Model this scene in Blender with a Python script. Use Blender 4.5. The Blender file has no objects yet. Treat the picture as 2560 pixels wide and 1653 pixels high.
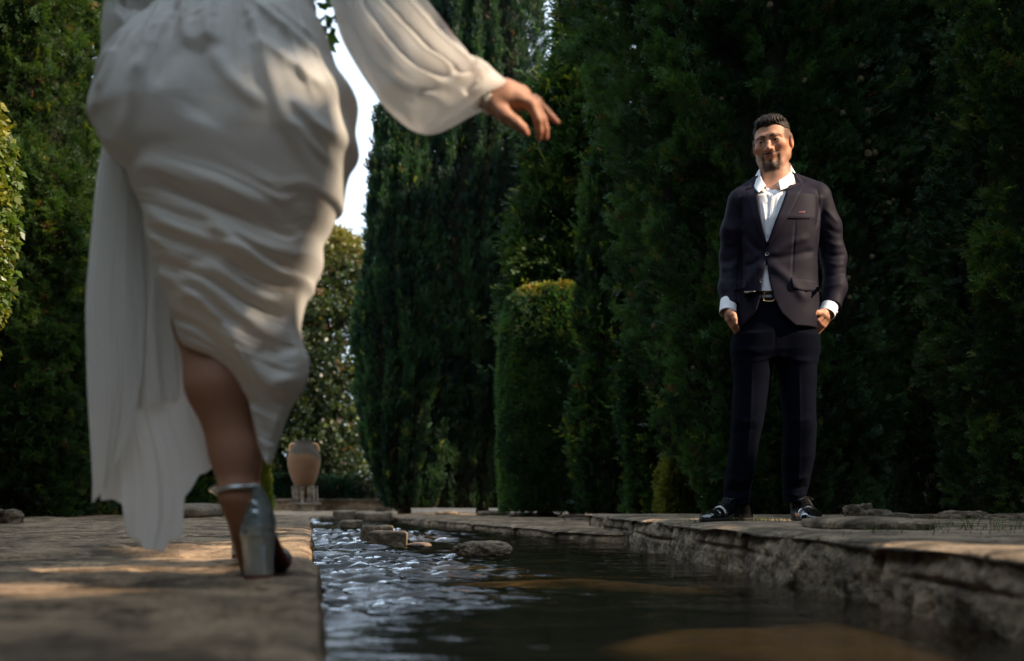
import bpy, bmesh, math, random
import numpy as np
from mathutils import Vector, Matrix
from mathutils.bvhtree import BVHTree
R = math.radians
C = bpy.context.scene.collection
scene = bpy.context.scene
# ------------------------------------------------------------------ camera, sky, sun, exposure
CAMZ = 0.245; F = 2488.9; HOR = 1250.0
cam = bpy.data.cameras.new('camera'); camo = bpy.data.objects.new('camera', cam); C.objects.link(camo)
cam.lens = 35; cam.sensor_width = 36; cam.sensor_fit = 'HORIZONTAL'
camo.location = (0, 0, CAMZ); camo.rotation_euler = (R(90), 0, 0)
cam.shift_y = (HOR - 826.5) / 2560.0
cam.clip_start = 0.05; cam.clip_end = 2000
cam.dof.use_dof = True; cam.dof.focus_distance = 4.36; cam.dof.aperture_fstop = 2.2
scene.camera = camo
S = np.array([0.78, -0.30, 0.60]); S = S / np.linalg.norm(S)      # towards the sun
w = bpy.data.worlds.new('World'); scene.world = w; w.use_nodes = True
nt = w.node_tree; sky = nt.nodes.new('ShaderNodeTexSky'); sky.sky_type = 'NISHITA'; sky.sun_disc = False
sky.sun_elevation = math.asin(S[2]); sky.sun_rotation = math.atan2(S[0], S[1])
sky.air_density = 1.0; sky.dust_density = 3.5; sky.ozone_density = 1.0
veil = nt.nodes.new('ShaderNodeMixRGB'); veil.inputs[0].default_value = .66; veil.inputs[2].default_value = (11.2, 13.4, 15.8, 1)   # thin bright cloud over the sky
nt.links.new(sky.outputs[0], veil.inputs[1]); nt.links.new(veil.outputs[0], nt.nodes['Background'].inputs[0]); nt.nodes['Background'].inputs[1].default_value = 0.08
sl = bpy.data.lights.new('sun', 'SUN'); sl.energy = 5.0; sl.angle = R(0.5); sl.color = (1.0, 0.80, 0.59)
so = bpy.data.objects.new('sun', sl); C.objects.link(so)
so.rotation_euler = Vector(S).to_track_quat('Z', 'Y').to_euler(); so.location = (8, -2, 9)
scene.view_settings.view_transform = 'Standard'; scene.view_settings.look = 'None'
scene.view_settings.exposure = 1.05; scene.view_settings.gamma = 1
scene.cycles.use_denoising = True
scene.cycles.max_bounces = 6; scene.cycles.diffuse_bounces = 3; scene.cycles.glossy_bounces = 3
scene.cycles.transmission_bounces = 4; scene.cycles.transparent_max_bounces = 8
scene.cycles.caustics_reflective = False; scene.cycles.caustics_refractive = False
scene.cycles.sample_clamp_indirect = 4

# ------------------------------------------------------------------ helpers
def W(u, v, Y): return np.array([(u - 1280.0) * Y / F, Y, CAMZ - (v - HOR) * Y / F])
def tagp(o, label=None, cat=None, group=None, kind=None):
    if label: o['label'] = label
    if cat: o['category'] = cat
    if group: o['group'] = group
    if kind: o['kind'] = kind
    return o
def empty(name, loc, label, cat, group=None):
    o = bpy.data.objects.new(name, None); C.objects.link(o); o.location = loc; o.empty_display_size = .1
    return tagp(o, label, cat, group)
def mesh_obj(name, V, Fc, mats, parent=None, smooth=True, mi=None, col=None, loc=None, kind=None):
    """V (n,3) world coordinates, Fc (m,k) or list of faces; parent is an Empty with only a location"""
    V = np.asarray(V, dtype=np.float32)
    me = bpy.data.meshes.new(name)
    if parent is not None:
        rt = parent
        while rt.parent: rt = rt.parent
        V = V - np.array(rt.location, dtype=np.float32)
    if isinstance(Fc, np.ndarray):
        m, k = Fc.shape
        me.vertices.add(len(V)); me.vertices.foreach_set('co', V.ravel())
        me.loops.add(m * k); me.loops.foreach_set('vertex_index', Fc.astype(np.int32).ravel())
        me.polygons.add(m); me.polygons.foreach_set('loop_start', np.arange(0, m * k, k, dtype=np.int32))
        me.polygons.foreach_set('loop_total', np.full(m, k, dtype=np.int32))
    else:
        me.from_pydata([tuple(map(float, p)) for p in V], [], [tuple(map(int, f)) for f in Fc])
    if not isinstance(mats, (list, tuple)): mats = [mats]
    for m_ in mats: me.materials.append(m_)
    if mi is not None: me.polygons.foreach_set('material_index', np.asarray(mi, dtype=np.int32))
    me.polygons.foreach_set('use_smooth', np.full(len(me.polygons), smooth))
    if col is not None:
        a = me.attributes.new('tint', 'FLOAT_COLOR', 'POINT')
        c = np.ones((len(V), 4), dtype=np.float32); c[:, :3] = col; a.data.foreach_set('color', c.ravel())
    me.update(); me.validate(clean_customdata=False)
    o = bpy.data.objects.new(name, me); C.objects.link(o)
    if parent is not None: o.parent = parent
    if loc is not None: o.location = loc
    if kind: o['kind'] = kind
    return o
def recenter(o):
    """move a top-level mesh's origin to the base of its shape"""
    me = o.data; n = len(me.vertices); a = np.zeros(n * 3, dtype=np.float32); me.vertices.foreach_get('co', a); a = a.reshape(-1, 3)
    c = (a.min(0) + a.max(0)) / 2; c[2] = a[:, 2].min()
    me.vertices.foreach_set('co', (a - c).ravel()); me.update(); o.location = Vector(map(float, c)); return o

# value noise, vectorised
_rs = np.random.RandomState(7); _tab = _rs.rand(65536).astype(np.float32)
def _h(i, j, k): return _tab[((i * 73856093) ^ (j * 19349663) ^ (k * 83492791)) & 65535]
def noise(P, s=1.0):
    P = np.asarray(P, dtype=np.float64) * s; P = P + 1000.0
    I = np.floor(P).astype(np.int64); f = P - I; f = f * f * (3 - 2 * f)
    i, j, k = I[..., 0], I[..., 1], I[..., 2]; x, y, z = f[..., 0], f[..., 1], f[..., 2]
    def L(a, b, t): return a + (b - a) * t
    return (L(L(L(_h(i, j, k), _h(i+1, j, k), x), L(_h(i, j+1, k), _h(i+1, j+1, k), x), y),
              L(L(_h(i, j, k+1), _h(i+1, j, k+1), x), L(_h(i, j+1, k+1), _h(i+1, j+1, k+1), x), y), z)) * 2 - 1
def fbm(P, s=1.0, o=4, g=.5):
    t = 0; a = 1.0; n = 0
    for q in range(o): t = t + a * noise(np.asarray(P) + 17.3 * q, s * 2 ** q); n += a; a *= g
    return t / n
def ss(a, b, x): t = np.clip((x - a) / (b - a), 0, 1); return t * t * (3 - 2 * t)
def polydist(U, Vv, pts):
    """distance to a polyline and the fraction along it"""
    pts = np.asarray(pts, float); best = np.full(U.shape, 1e9); frac = np.zeros(U.shape)
    seg = np.linalg.norm(np.diff(pts, axis=0), axis=1); tot = seg.sum(); acc = 0
    for a, b, l in zip(pts[:-1], pts[1:], seg):
        d = b - a; t = np.clip(((U - a[0]) * d[0] + (Vv - a[1]) * d[1]) / (l * l + 1e-9), 0, 1)
        q = np.hypot(U - a[0] - t * d[0], Vv - a[1] - t * d[1]); m = q < best
        best[m] = q[m]; frac[m] = ((acc + t * l) / tot)[m]; acc += l
    return best, frac
def smooth_line(pts, n=8):
    pts = np.asarray(pts, float)
    if len(pts) < 3: return pts
    P = np.vstack([2 * pts[0] - pts[1], pts, 2 * pts[-1] - pts[-2]]); out = []
    for i in range(1, len(P) - 2):
        for t in np.linspace(0, 1, n, endpoint=False):
            out.append(.5 * (2 * P[i] + (P[i+1] - P[i-1]) * t + (2*P[i-1] - 5*P[i] + 4*P[i+1] - P[i+2]) * t*t + (3*P[i] - P[i-1] - 3*P[i+1] + P[i+2]) * t**3))
    out.append(P[-2]); return np.array(out)
def ridges(U, Vv, RL):
    h = np.zeros(U.shape)
    for pts, wd, amp in RL:
        d, f = polydist(U, Vv, smooth_line(pts, 4)); h += amp * np.exp(-(d / wd) ** 2) * ss(0, .22, f) * (1 - ss(.8, 1, f))
    return h
def inpoly(x, y, poly):
    c = np.zeros(x.shape, bool); n = len(poly); j = n - 1
    for i in range(n):
        xi, yi = poly[i]; xj, yj = poly[j]
        if yi != yj: c ^= ((yi > y) != (yj > y)) & (x < (xj - xi) * (y - yi) / (yj - yi) + xi)
        j = i
    return c

# ------------------------------------------------------------------ implicit surfaces: sparse surface nets
def surf(f, lo, hi, h, margin=1.6, n=8):
    lo = np.asarray(lo, float); hi = np.asarray(hi, float); Sz = n * h
    nb = np.ceil((hi - lo) / Sz).astype(int)
    g = np.stack(np.meshgrid(*[np.arange(q) for q in nb], indexing='ij'), -1).reshape(-1, 3)
    cen = lo + (g + .5) * Sz; d = f(cen); g = g[np.abs(d) < Sz * .87 * margin]
    k = n + 1; off = np.stack(np.meshgrid(*[np.arange(k)] * 3, indexing='ij'), -1).reshape(-1, 3)
    cells_k, cells_p, edges = [], [], []
    M = int(max(nb)) * n + 8
    key = lambda I: (I[..., 0].astype(np.int64) * M + I[..., 1]) * M + I[..., 2]
    for c0 in range(0, len(g), 400):
        gg = g[c0:c0 + 400]; I = gg[:, None, :] * n + off[None]
        val = f((lo + I * h).reshape(-1, 3)).reshape(len(gg), k, k, k)
        sgn = val < 0; vol = [sgn[:, a:a + n, b:b + n, c:c + n] for a in (0, 1) for b in (0, 1) for c in (0, 1)]
        s = sum(v.astype(np.int8) for v in vol); act = (s > 0) & (s < 8)
        if not act.any(): continue
        bi, xi, yi, zi = np.nonzero(act)
        cor = np.array([(a, b, c) for a in (0, 1) for b in (0, 1) for c in (0, 1)])
        cv = np.stack([val[bi, xi + a, yi + b, zi + c] for a, b, c in cor], 1)
        acc = np.zeros((len(bi), 3)); cnt = np.zeros(len(bi))
        for p in range(8):
            for ax in range(3):
                if cor[p][ax] == 0:
                    q = p + (4, 2, 1)[ax]; va, vb = cv[:, p], cv[:, q]; m = (va < 0) != (vb < 0)
                    t = np.where(m, va / np.where(m, va - vb, 1), 0)
                    pos = cor[p][None] + t[:, None] * (cor[q] - cor[p])[None]
                    acc += pos * m[:, None]; cnt += m
        base = gg[bi] * n + np.stack([xi, yi, zi], 1)
        cells_k.append(key(base + 1)); cells_p.append(lo + (base + acc / cnt[:, None]) * h)
        for ax in range(3):
            sl0 = [slice(None)] + [slice(0, n)] * 3; sl1 = list(sl0); sl1[ax + 1] = slice(1, n + 1)
            A = sgn[tuple(sl0)]; B = sgn[tuple(sl1)]; m = A != B
            b2, x2, y2, z2 = np.nonzero(m); e = gg[b2] * n + np.stack([x2, y2, z2], 1)
            edges.append((ax, e, A[b2, x2, y2, z2]))
    ck = np.concatenate(cells_k); cp = np.concatenate(cells_p); o_ = np.argsort(ck); ck = ck[o_]; cp = cp[o_]
    Fs = []
    for ax, e, ins in edges:
        u_, v_ = [(1, 2), (2, 0), (0, 1)][ax]; du = np.zeros(3, int); dv = np.zeros(3, int); du[u_] = 1; dv[v_] = 1
        q = [e, e - du, e - du - dv, e - dv]; idx = []
        ok = np.ones(len(e), bool)
        for c in q:
            kk = key(c + 1); i_ = np.clip(np.searchsorted(ck, kk), 0, len(ck) - 1); ok &= ck[i_] == kk; idx.append(i_)
        fq = np.stack(idx, 1)[ok]; i2 = ins[ok]; fq[~i2] = fq[~i2][:, ::-1]; Fs.append(fq)
    return cp, np.concatenate(Fs)
def smin(a, b, k): h = np.clip(.5 + .5 * (b - a) / k, 0, 1); return b + (a - b) * h - k * h * (1 - h)
def smax(a, b, k): return -smin(-a, -b, k)
def cap(P, a, b, r1, r2):
    a = np.asarray(a, float); b = np.asarray(b, float); d = b - a; t = np.clip(((P - a) @ d) / (d @ d), 0, 1)
    return np.linalg.norm(P - a - t[:, None] * d, axis=1) - (r1 + (r2 - r1) * t)
def ell(P, c, r, M=None):
    q = P - np.asarray(c, float)
    if M is not None: q = q @ M
    q = q / np.asarray(r, float); k = np.linalg.norm(q, axis=1); return (k - 1) * min(r)
def chain(P, pts, rad, k=.01):
    d = None
    for i in range(len(pts) - 1):
        c = cap(P, pts[i], pts[i+1], rad[i], rad[i+1]); d = c if d is None else smin(d, c, k)
    return d
def tube_prof(P, prof, k=2.4):
    """prof rows: z, cx, a, cy, b -> generalised cylinder around z"""
    prof = np.asarray(prof, float); prof = prof[np.argsort(prof[:, 0])]; z = P[:, 2]
    cx, a, cy, b = [np.interp(z, prof[:, 0], prof[:, i]) for i in (1, 2, 3, 4)]
    q = (np.abs((P[:, 0] - cx) / a) ** k + np.abs((P[:, 1] - cy) / b) ** k) ** (1 / k)
    d = (q - 1) * np.minimum(a, b)
    return np.maximum(d, np.maximum(prof[0, 0] - z, z - prof[-1, 0]))
def vnormals(V, Fq):
    a, b, c = V[Fq[:, 0]], V[Fq[:, 1]], V[Fq[:, 2]]; nf = np.cross(b - a, c - a); N = np.zeros_like(V)
    for i in range(Fq.shape[1]): np.add.at(N, Fq[:, i], nf)
    return N / (np.linalg.norm(N, axis=1)[:, None] + 1e-12)

# tubes, rocks, patches
def tube(pts, rad, seg=8, closed=True):
    pts = np.asarray(pts, float); n = len(pts); rad = np.broadcast_to(np.asarray(rad, float), (n,))
    T = np.gradient(pts, axis=0); T /= np.linalg.norm(T, axis=1)[:, None] + 1e-9
    V = []; up = np.array([0, 0, 1.0]) if abs(T[0][2]) < .9 else np.array([1.0, 0, 0])
    for i in range(n):
        x = np.cross(T[i], up); x /= np.linalg.norm(x) + 1e-9; y = np.cross(x, T[i]); up = y
        a = np.linspace(0, 2 * np.pi, seg, endpoint=False)
        V.append(pts[i] + rad[i] * (np.cos(a)[:, None] * x + np.sin(a)[:, None] * y))
    V = np.concatenate(V); Fc = []
    for i in range(n - 1):
        for j in range(seg): Fc.append((i*seg+j, i*seg+(j+1) % seg, (i+1)*seg+(j+1) % seg, (i+1)*seg+j))
    Fc = [tuple(f) for f in Fc]; Fc.append(tuple(range(seg))[::-1]); Fc.append(tuple((n-1)*seg + j for j in range(seg)))
    return V, Fc
def merge(parts):
    V = []; Fc = []; o = 0
    for v, f in parts:
        V.append(np.asarray(v)); Fc += [tuple(int(i) + o for i in q) for q in f]; o += len(v)
    return np.concatenate(V), Fc
def grid_faces(nr, nc, wrap=False):
    i = np.arange(nr - 1)[:, None]; j = np.arange(nc if wrap else nc - 1)[None]; j2 = (j + 1) % nc
    return np.stack([i*nc + j, i*nc + j2, (i+1)*nc + j2, (i+1)*nc + j], -1).reshape(-1, 4)
def rock(c, r, seed=0, rough=.12, sq=3.0, n=18, rot=0, fq=3.0, flat=None):
    """a worn stone: a rounded block with noise, returned as vertices and quads"""
    V = []; Fc = []
    t = np.linspace(-1, 1, n)
    for ax in range(3):
        for sg in (-1, 1):
            A, B = np.meshgrid(t, t, indexing='ij'); p = np.zeros((n, n, 3)); p[..., ax] = sg
            p[..., (ax+1) % 3] = A; p[..., (ax+2) % 3] = B
            o = len(V) * n * n; q = grid_faces(n, n) + o; Fc.append(q if sg > 0 else q[:, ::-1]); V.append(p.reshape(-1, 3))
    V = np.concatenate(V); Fc = np.concatenate(Fc)
    L = (np.abs(V) ** sq).sum(1) ** (1 / sq); V = V / L[:, None]
    d = fbm(V * np.array(r) / max(r) + seed * 7.7, fq, 5, .55); V = V * (1 + rough * d)[:, None]
    V = V * np.array(r)
    ca, sa = math.cos(rot), math.sin(rot); V = V @ np.array([[ca, sa, 0], [-sa, ca, 0], [0, 0, 1]])
    # weld the cube's seams
    key = np.round(V, 6); _, idx, inv = np.unique(key, axis=0, return_index=True, return_inverse=True); inv = inv.ravel()
    return V[idx] + np.array(c), inv[Fc]

# ------------------------------------------------------------------ materials
def newmat(name):
    m = bpy.data.materials.new(name); m.use_nodes = True; n = m.node_tree; return m, n, n.nodes['Principled BSDF']
def N(nt, t, **k):
    n = nt.nodes.new('ShaderNode' + t)
    for a, b in k.items(): setattr(n, a, b)
    return n
def simple(name, col, rough=.6, spec=.5, metal=0, bump=0, bscale=60, var=0, vscale=8, coat=0, sheen=0, sss=0):
    m, n, b = newmat(name); b.inputs['Base Color'].default_value = (*col, 1); b.inputs['Roughness'].default_value = rough
    b.inputs['Specular IOR Level'].default_value = spec; b.inputs['Metallic'].default_value = metal
    b.inputs['Coat Weight'].default_value = coat; b.inputs['Coat Roughness'].default_value = .05
    b.inputs['Sheen Weight'].default_value = sheen
    if sss: b.inputs['Subsurface Weight'].default_value = sss; b.inputs['Subsurface Radius'].default_value = (.012, .004, .002); b.inputs['Subsurface Scale'].default_value = 1.0
    tc = N(n, 'TexCoord')
    if var:
        t = N(n, 'TexNoise'); t.inputs['Scale'].default_value = vscale; t.inputs['Detail'].default_value = 6
        r = N(n, 'ValToRGB'); r.color_ramp.elements[0].position = .3; r.color_ramp.elements[1].position = .7
        r.color_ramp.elements[0].color = (*[c * (1 - var) for c in col], 1); r.color_ramp.elements[1].color = (*[c * (1 + var) for c in col], 1)
        n.links.new(tc.outputs['Object'], t.inputs[0]); n.links.new(t.outputs[0], r.inputs[0]); n.links.new(r.outputs[0], b.inputs['Base Color'])
    if bump:
        t = N(n, 'TexNoise'); t.inputs['Scale'].default_value = bscale; t.inputs['Detail'].default_value = 5
        bp = N(n, 'Bump'); bp.inputs['Strength'].default_value = bump; bp.inputs['Distance'].default_value = .01
        n.links.new(tc.outputs['Object'], t.inputs[0]); n.links.new(t.outputs[0], bp.inputs['Height']); n.links.new(bp.outputs[0], b.inputs['Normal'])
    return m
def tintmat(name, rough=.6, spec=.4, sss=0, bump=0, bscale=200, trans=0, twist=(1, 1, 1), sheen=0):
    """base colour = per-vertex tint (what the thing itself is coloured)"""
    m, n, b = newmat(name); a = N(n, 'Attribute', attribute_name='tint'); n.links.new(a.outputs['Color'], b.inputs['Base Color'])
    b.inputs['Roughness'].default_value = rough; b.inputs['Specular IOR Level'].default_value = spec; b.inputs['Sheen Weight'].default_value = sheen
    if sss: b.inputs['Subsurface Weight'].default_value = sss; b.inputs['Subsurface Radius'].default_value = (.010, .0035, .002); b.inputs['Subsurface Scale'].default_value = 1.0
    if bump:
        tc = N(n, 'TexCoord'); t = N(n, 'TexNoise'); t.inputs['Scale'].default_value = bscale; t.inputs['Detail'].default_value = 4
        bp = N(n, 'Bump'); bp.inputs['Strength'].default_value = bump; bp.inputs['Distance'].default_value = .004
        n.links.new(tc.outputs['Object'], t.inputs[0]); n.links.new(t.outputs[0], bp.inputs['Height']); n.links.new(bp.outputs[0], b.inputs['Normal'])
    if trans:
        tr = N(n, 'BsdfTranslucent'); mx = N(n, 'MixShader'); mx.inputs[0].default_value = trans
        mu = N(n, 'MixRGB', blend_type='MULTIPLY'); mu.inputs[0].default_value = 1; mu.inputs[2].default_value = (*twist, 1)
        n.links.new(a.outputs['Color'], mu.inputs[1]); n.links.new(mu.outputs[0], tr.inputs[0])
        n.links.new(b.outputs[0], mx.inputs[1]); n.links.new(tr.outputs[0], mx.inputs[2])
        n.links.new(mx.outputs[0], n.nodes['Material Output'].inputs[0])
    return m
M_leaf = tintmat('cypress_foliage', .55, .35, trans=.32, twist=(2.0, 2.0, .7))
M_broad = tintmat('broad_leaves', .4, .5, trans=.38, twist=(1.9, 1.8, .6))
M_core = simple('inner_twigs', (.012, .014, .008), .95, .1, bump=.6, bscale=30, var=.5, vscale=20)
M_bark = simple('bark', (.09, .065, .045), .9, .2, bump=1, bscale=25, var=.4, vscale=12)
def stone_mat(name, c1, c2, moss=.25, wet=0):
    m, n, b = newmat(name); tc = N(n, 'TexCoord'); mp = N(n, 'Mapping'); mp.inputs['Scale'].default_value = (1, 1.6, 2.2)
    n.links.new(tc.outputs['Object'], mp.inputs[0])
    t1 = N(n, 'TexNoise'); t1.inputs['Scale'].default_value = 5; t1.inputs['Detail'].default_value = 8; t1.inputs['Roughness'].default_value = .65
    r1 = N(n, 'ValToRGB'); r1.color_ramp.elements[0].position = .33; r1.color_ramp.elements[1].position = .68
    r1.color_ramp.elements[0].color = (*c1, 1); r1.color_ramp.elements[1].color = (*c2, 1)
    n.links.new(mp.outputs[0], t1.inputs[0]); n.links.new(t1.outputs[0], r1.inputs[0])
    t2 = N(n, 'TexNoise'); t2.inputs['Scale'].default_value = 3.1; t2.inputs['Detail'].default_value = 5
    r2 = N(n, 'ValToRGB'); r2.color_ramp.elements[0].position = .58; r2.color_ramp.elements[1].position = .72
    r2.color_ramp.elements[0].color = (0, 0, 0, 1); r2.color_ramp.elements[1].color = (moss, moss, moss, 1)
    n.links.new(tc.outputs['Object'], t2.inputs[0]); n.links.new(t2.outputs[0], r2.inputs[0])
    mx = N(n, 'MixRGB'); mx.inputs[2].default_value = (.07, .075, .03, 1); n.links.new(r2.outputs[0], mx.inputs[0]); n.links.new(r1.outputs[0], mx.inputs[1])
    t3 = N(n, 'TexNoise'); t3.inputs['Scale'].default_value = 70; t3.inputs['Detail'].default_value = 4
    r3 = N(n, 'ValToRGB'); r3.color_ramp.elements[0].position = .35; r3.color_ramp.elements[0].color = (.55, .52, .5, 1); r3.color_ramp.elements[1].position = .55; r3.color_ramp.elements[1].color = (1, 1, 1, 1)
    n.links.new(tc.outputs['Object'], t3.inputs[0]); n.links.new(t3.outputs[0], r3.inputs[0])
    mu = N(n, 'MixRGB', blend_type='MULTIPLY'); mu.inputs[0].default_value = .8; n.links.new(mx.outputs[0], mu.inputs[1]); n.links.new(r3.outputs[0], mu.inputs[2])
    t5 = N(n, 'TexNoise'); t5.inputs['Scale'].default_value = 3.2; t5.inputs['Detail'].default_value = 9; t5.inputs['Roughness'].default_value = .72; t5.inputs['Distortion'].default_value = .6
    r5 = N(n, 'ValToRGB'); r5.color_ramp.elements[0].position = .42; r5.color_ramp.elements[0].color = (.24, .225, .20, 1); r5.color_ramp.elements[1].position = .53; r5.color_ramp.elements[1].color = (1, 1, 1, 1)
    n.links.new(mp.outputs[0], t5.inputs[0]); n.links.new(t5.outputs[0], r5.inputs[0]); m5 = N(n, 'MixRGB', blend_type='MULTIPLY'); m5.inputs[0].default_value = .85
    n.links.new(mu.outputs[0], m5.inputs[1]); n.links.new(r5.outputs[0], m5.inputs[2]); n.links.new(m5.outputs[0], b.inputs['Base Color'])
    b.inputs['Roughness'].default_value = .85 - .5 * wet; b.inputs['Specular IOR Level'].default_value = .3
    bp = N(n, 'Bump'); bp.inputs['Strength'].default_value = 1.0; bp.inputs['Distance'].default_value = .02
    t4 = N(n, 'TexNoise'); t4.inputs['Scale'].default_value = 28; t4.inputs['Detail'].default_value = 8; t4.inputs['Roughness'].default_value = .7
    n.links.new(mp.outputs[0], t4.inputs[0]); n.links.new(t4.outputs[0], bp.inputs['Height']); n.links.new(bp.outputs[0], b.inputs['Normal'])
    return m
M_path = stone_mat('walkway_sandstone', (.15, .105, .066), (.56, .395, .245), .35)
M_ledge = stone_mat('ledge_sandstone', (.14, .105, .07), (.52, .39, .26), .5)
M_rock = stone_mat('rough_stone', (.16, .12, .085), (.36, .28, .20), .4)
M_soil = stone_mat('soil', (.035, .028, .018), (.08, .062, .04), .8)
M_bed = stone_mat('stream_bed', (.065, .045, .025), (.20, .12, .055), 0)
# ------------------------------------------------------------------ sun patches aimed for; gaps are carved towards them through added crowns
def ground_poly(pts, h):
    out = []
    for u, v in pts:
        Y = h * F / (v - HOR); out.append(((u - 1280) * Y / F, Y))
    return out
LIT_WALK = ground_poly([(0, 1492), (250, 1500), (560, 1440), (660, 1425), (690, 1396), (790, 1393), (778, 1337), (670, 1342), (590, 1366), (430, 1371), (360, 1405), (0, 1409)], .16)
LIT_BED = [(.15, 1.72), (.70, 1.6), (.70, 2.35), (.42, 2.5)]
LIT_BED2 = [(-.35, 3.3), (.3, 3.1), (.5, 3.9), (-.1, 3.8)]
LIT_LEDGE = [(.75, 2.0), (1.6, 1.3), (1.6, 1.7), (.8, 2.4)]
LIT_LEDGE2 = [(.7, 4.6), (1.25, 4.2), (1.5, 4.3), (1.0, 5.0)]
LIT_FAR = [(-1.3, 6.2), (.5, 6.0), (.3, 6.8), (-1.0, 7.4)]
LIT_FAR2 = [(-2.5, 10.5), (1.5, 10.5), (1.5, 12.0), (-3.0, 12.8)]
def proj(P, z): t = (P[:, 2] - z) / S[2]; return P[:, 0] - S[0] * t, P[:, 1] - S[1] * t
def hits_box(P, lo, hi):
    t0 = np.zeros(len(P)); t1 = np.full(len(P), 60.0)
    for a in range(3):
        d = -S[a]
        ta = (lo[a] - P[:, a]) / d; tb = (hi[a] - P[:, a]) / d
        t0 = np.maximum(t0, np.minimum(ta, tb)); t1 = np.minimum(t1, np.maximum(ta, tb))
    return t1 > t0
LIT_BOXES = [((-.24, 1.86, 1.00), (.0, 2.06, 1.16)), ((-.62, 1.80, .85), (-.50, 1.95, 1.0)), ((1.0, 4.12, .80), (1.62, 4.6, 2.0)), ((-4.2, 8.2, 1.7), (-3.2, 9.0, 4.6)), ((-3.2, 4.9, .8), (-2.5, 5.5, 2.5)), ((-.2, 9.3, 2.15), (.85, 10.5, 2.65)),
             ((-5, 19, 4.9), (-2, 24, 7))]
def in_corridor(P):
    m = np.zeros(len(P), bool)
    for poly, z in ((LIT_WALK, .085), (LIT_BED, -.05), (LIT_BED2, -.1), (LIT_LEDGE, .15), (LIT_LEDGE2, .15), (LIT_FAR, .07), (LIT_FAR2, .07)):
        x, y = proj(P, z)
        for dx, dy in ((0, 0), (.09, 0), (-.09, 0), (0, .09), (0, -.09)): m |= inpoly(x + dx, y + dy, poly) & (P[:, 2] > z)
    for lo, hi in LIT_BOXES: m |= hits_box(P, lo, hi)
    m &= ~(hits_box(P, (-.66, 1.88, .17), (-.46, 2.10, .40)) | hits_box(P, (-.75, 2.38, .17), (-.55, 2.56, .6)))
    return m

# ------------------------------------------------------------------ foliage templates: a spray is a fan of small leaf scales
def leaf(a, d, l, wd, nrm):
    d = d / np.linalg.norm(d); s = np.cross(d, nrm); s /= np.linalg.norm(s) + 1e-9
    return [a, a + d * l * .4 + s * wd, a + d * l, a + d * l * .4 - s * wd]
def spray_template(seed, twigs=8, scales=3, spread=42, wd=.045, curl=.25):
    r = np.random.RandomState(seed); Q = []; ax = lambda t: np.array([curl * (t * t) * .6, r.uniform(-.02, .02), t])
    for t in np.linspace(0, .86, 4): Q.append(leaf(ax(t), np.array([curl * t, 0, 1.]), .3, wd * .9, np.array([0, 1, 0.])))
    for i in range(twigs):
        t = .08 + .84 * i / twigs; a = ax(t); sd = 1 if i % 2 else -1; L = .52 * (1 - .55 * t) * r.uniform(.8, 1.2)
        ang = R(spread + r.uniform(-10, 10)); d = np.array([sd * math.sin(ang), r.uniform(-.45, .45), math.cos(ang)])
        for j in range(scales):
            b = a + d * L * (j / scales); dd = d + np.array([(-1) ** j * sd * .5 * (j > 0), r.uniform(-.4, .4), .35])
            Q.append(leaf(b, dd, L * .62, wd * r.uniform(.8, 1.2), np.array([r.uniform(-.5, .5), 1, r.uniform(-.5, .5)])))
    return np.array(Q)
SP_FINE = [spray_template(i, 9, 3) for i in range(6)]
SP_MID = [spray_template(20 + i, 7, 2, wd=.06) for i in range(5)]
SP_LONG = [spray_template(40 + i, 10, 2, spread=30, wd=.04, curl=.5) for i in range(5)]
def broad_template(seed, n=7, wd=.17):
    r = np.random.RandomState(seed); Q = []
    for i in range(n):
        t = i / n; a = np.array([0, 0, t * .8]); an = r.uniform(0, 6.28); d = np.array([math.cos(an), math.sin(an), r.uniform(.0, .9)])
        Q.append(leaf(a, d, r.uniform(.4, .62), wd * r.uniform(.8, 1.2), r.normal(size=3)))
    return np.array(Q)
SP_BROAD = [broad_template(i) for i in range(6)]
def place_sprays(P, D, size, templ, rng, tint):
    """P (n,3) roots, D (n,3) growing directions, size (n,), tint (n,3)"""
    Vs, Ts = [], []; which = rng.randint(0, len(templ), len(P))
    for k, T in enumerate(templ):
        m = which == k; n = m.sum()
        if not n: continue
        d = D[m] / (np.linalg.norm(D[m], axis=1)[:, None] + 1e-9); r = rng.normal(size=(n, 3))
        x = np.cross(d, r); x /= np.linalg.norm(x, axis=1)[:, None] + 1e-9; y = np.cross(d, x)
        t = T.reshape(-1, 3); V = P[m][:, None] + size[m][:, None, None] * (t[None, :, 0, None] * x[:, None] + t[None, :, 1, None] * y[:, None] + t[None, :, 2, None] * d[:, None])
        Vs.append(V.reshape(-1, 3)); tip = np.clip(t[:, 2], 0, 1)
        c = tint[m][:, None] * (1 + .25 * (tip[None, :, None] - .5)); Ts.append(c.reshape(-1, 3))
    V = np.concatenate(Vs); T = np.concatenate(Ts); return V, np.arange(len(V), dtype=np.int32).reshape(-1, 4), T
G_DARK = np.array([.013, .036, .019]); G_MID = np.array([.042, .092, .032]); G_YEL = np.array([.13, .15, .03]); G_OR = np.array([.35, .17, .02]); G_BR = np.array([.11, .06, .03])
def tints(P, rng, base=G_DARK, alt=G_MID, yel=.03, brown=.01, sc=4.0):
    n = len(P); f = (fbm(P, sc, 3) * 2.0 + .42 + rng.normal(size=n) * .15).clip(0, 1)[:, None]; c = base * (1 - f) + alt * f
    m = rng.rand(n); c[m < yel] = G_YEL * rng.uniform(.6, 1.1); c[m > 1 - brown] = G_BR
    return c * rng.uniform(.75, 1.25, (n, 1))

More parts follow.
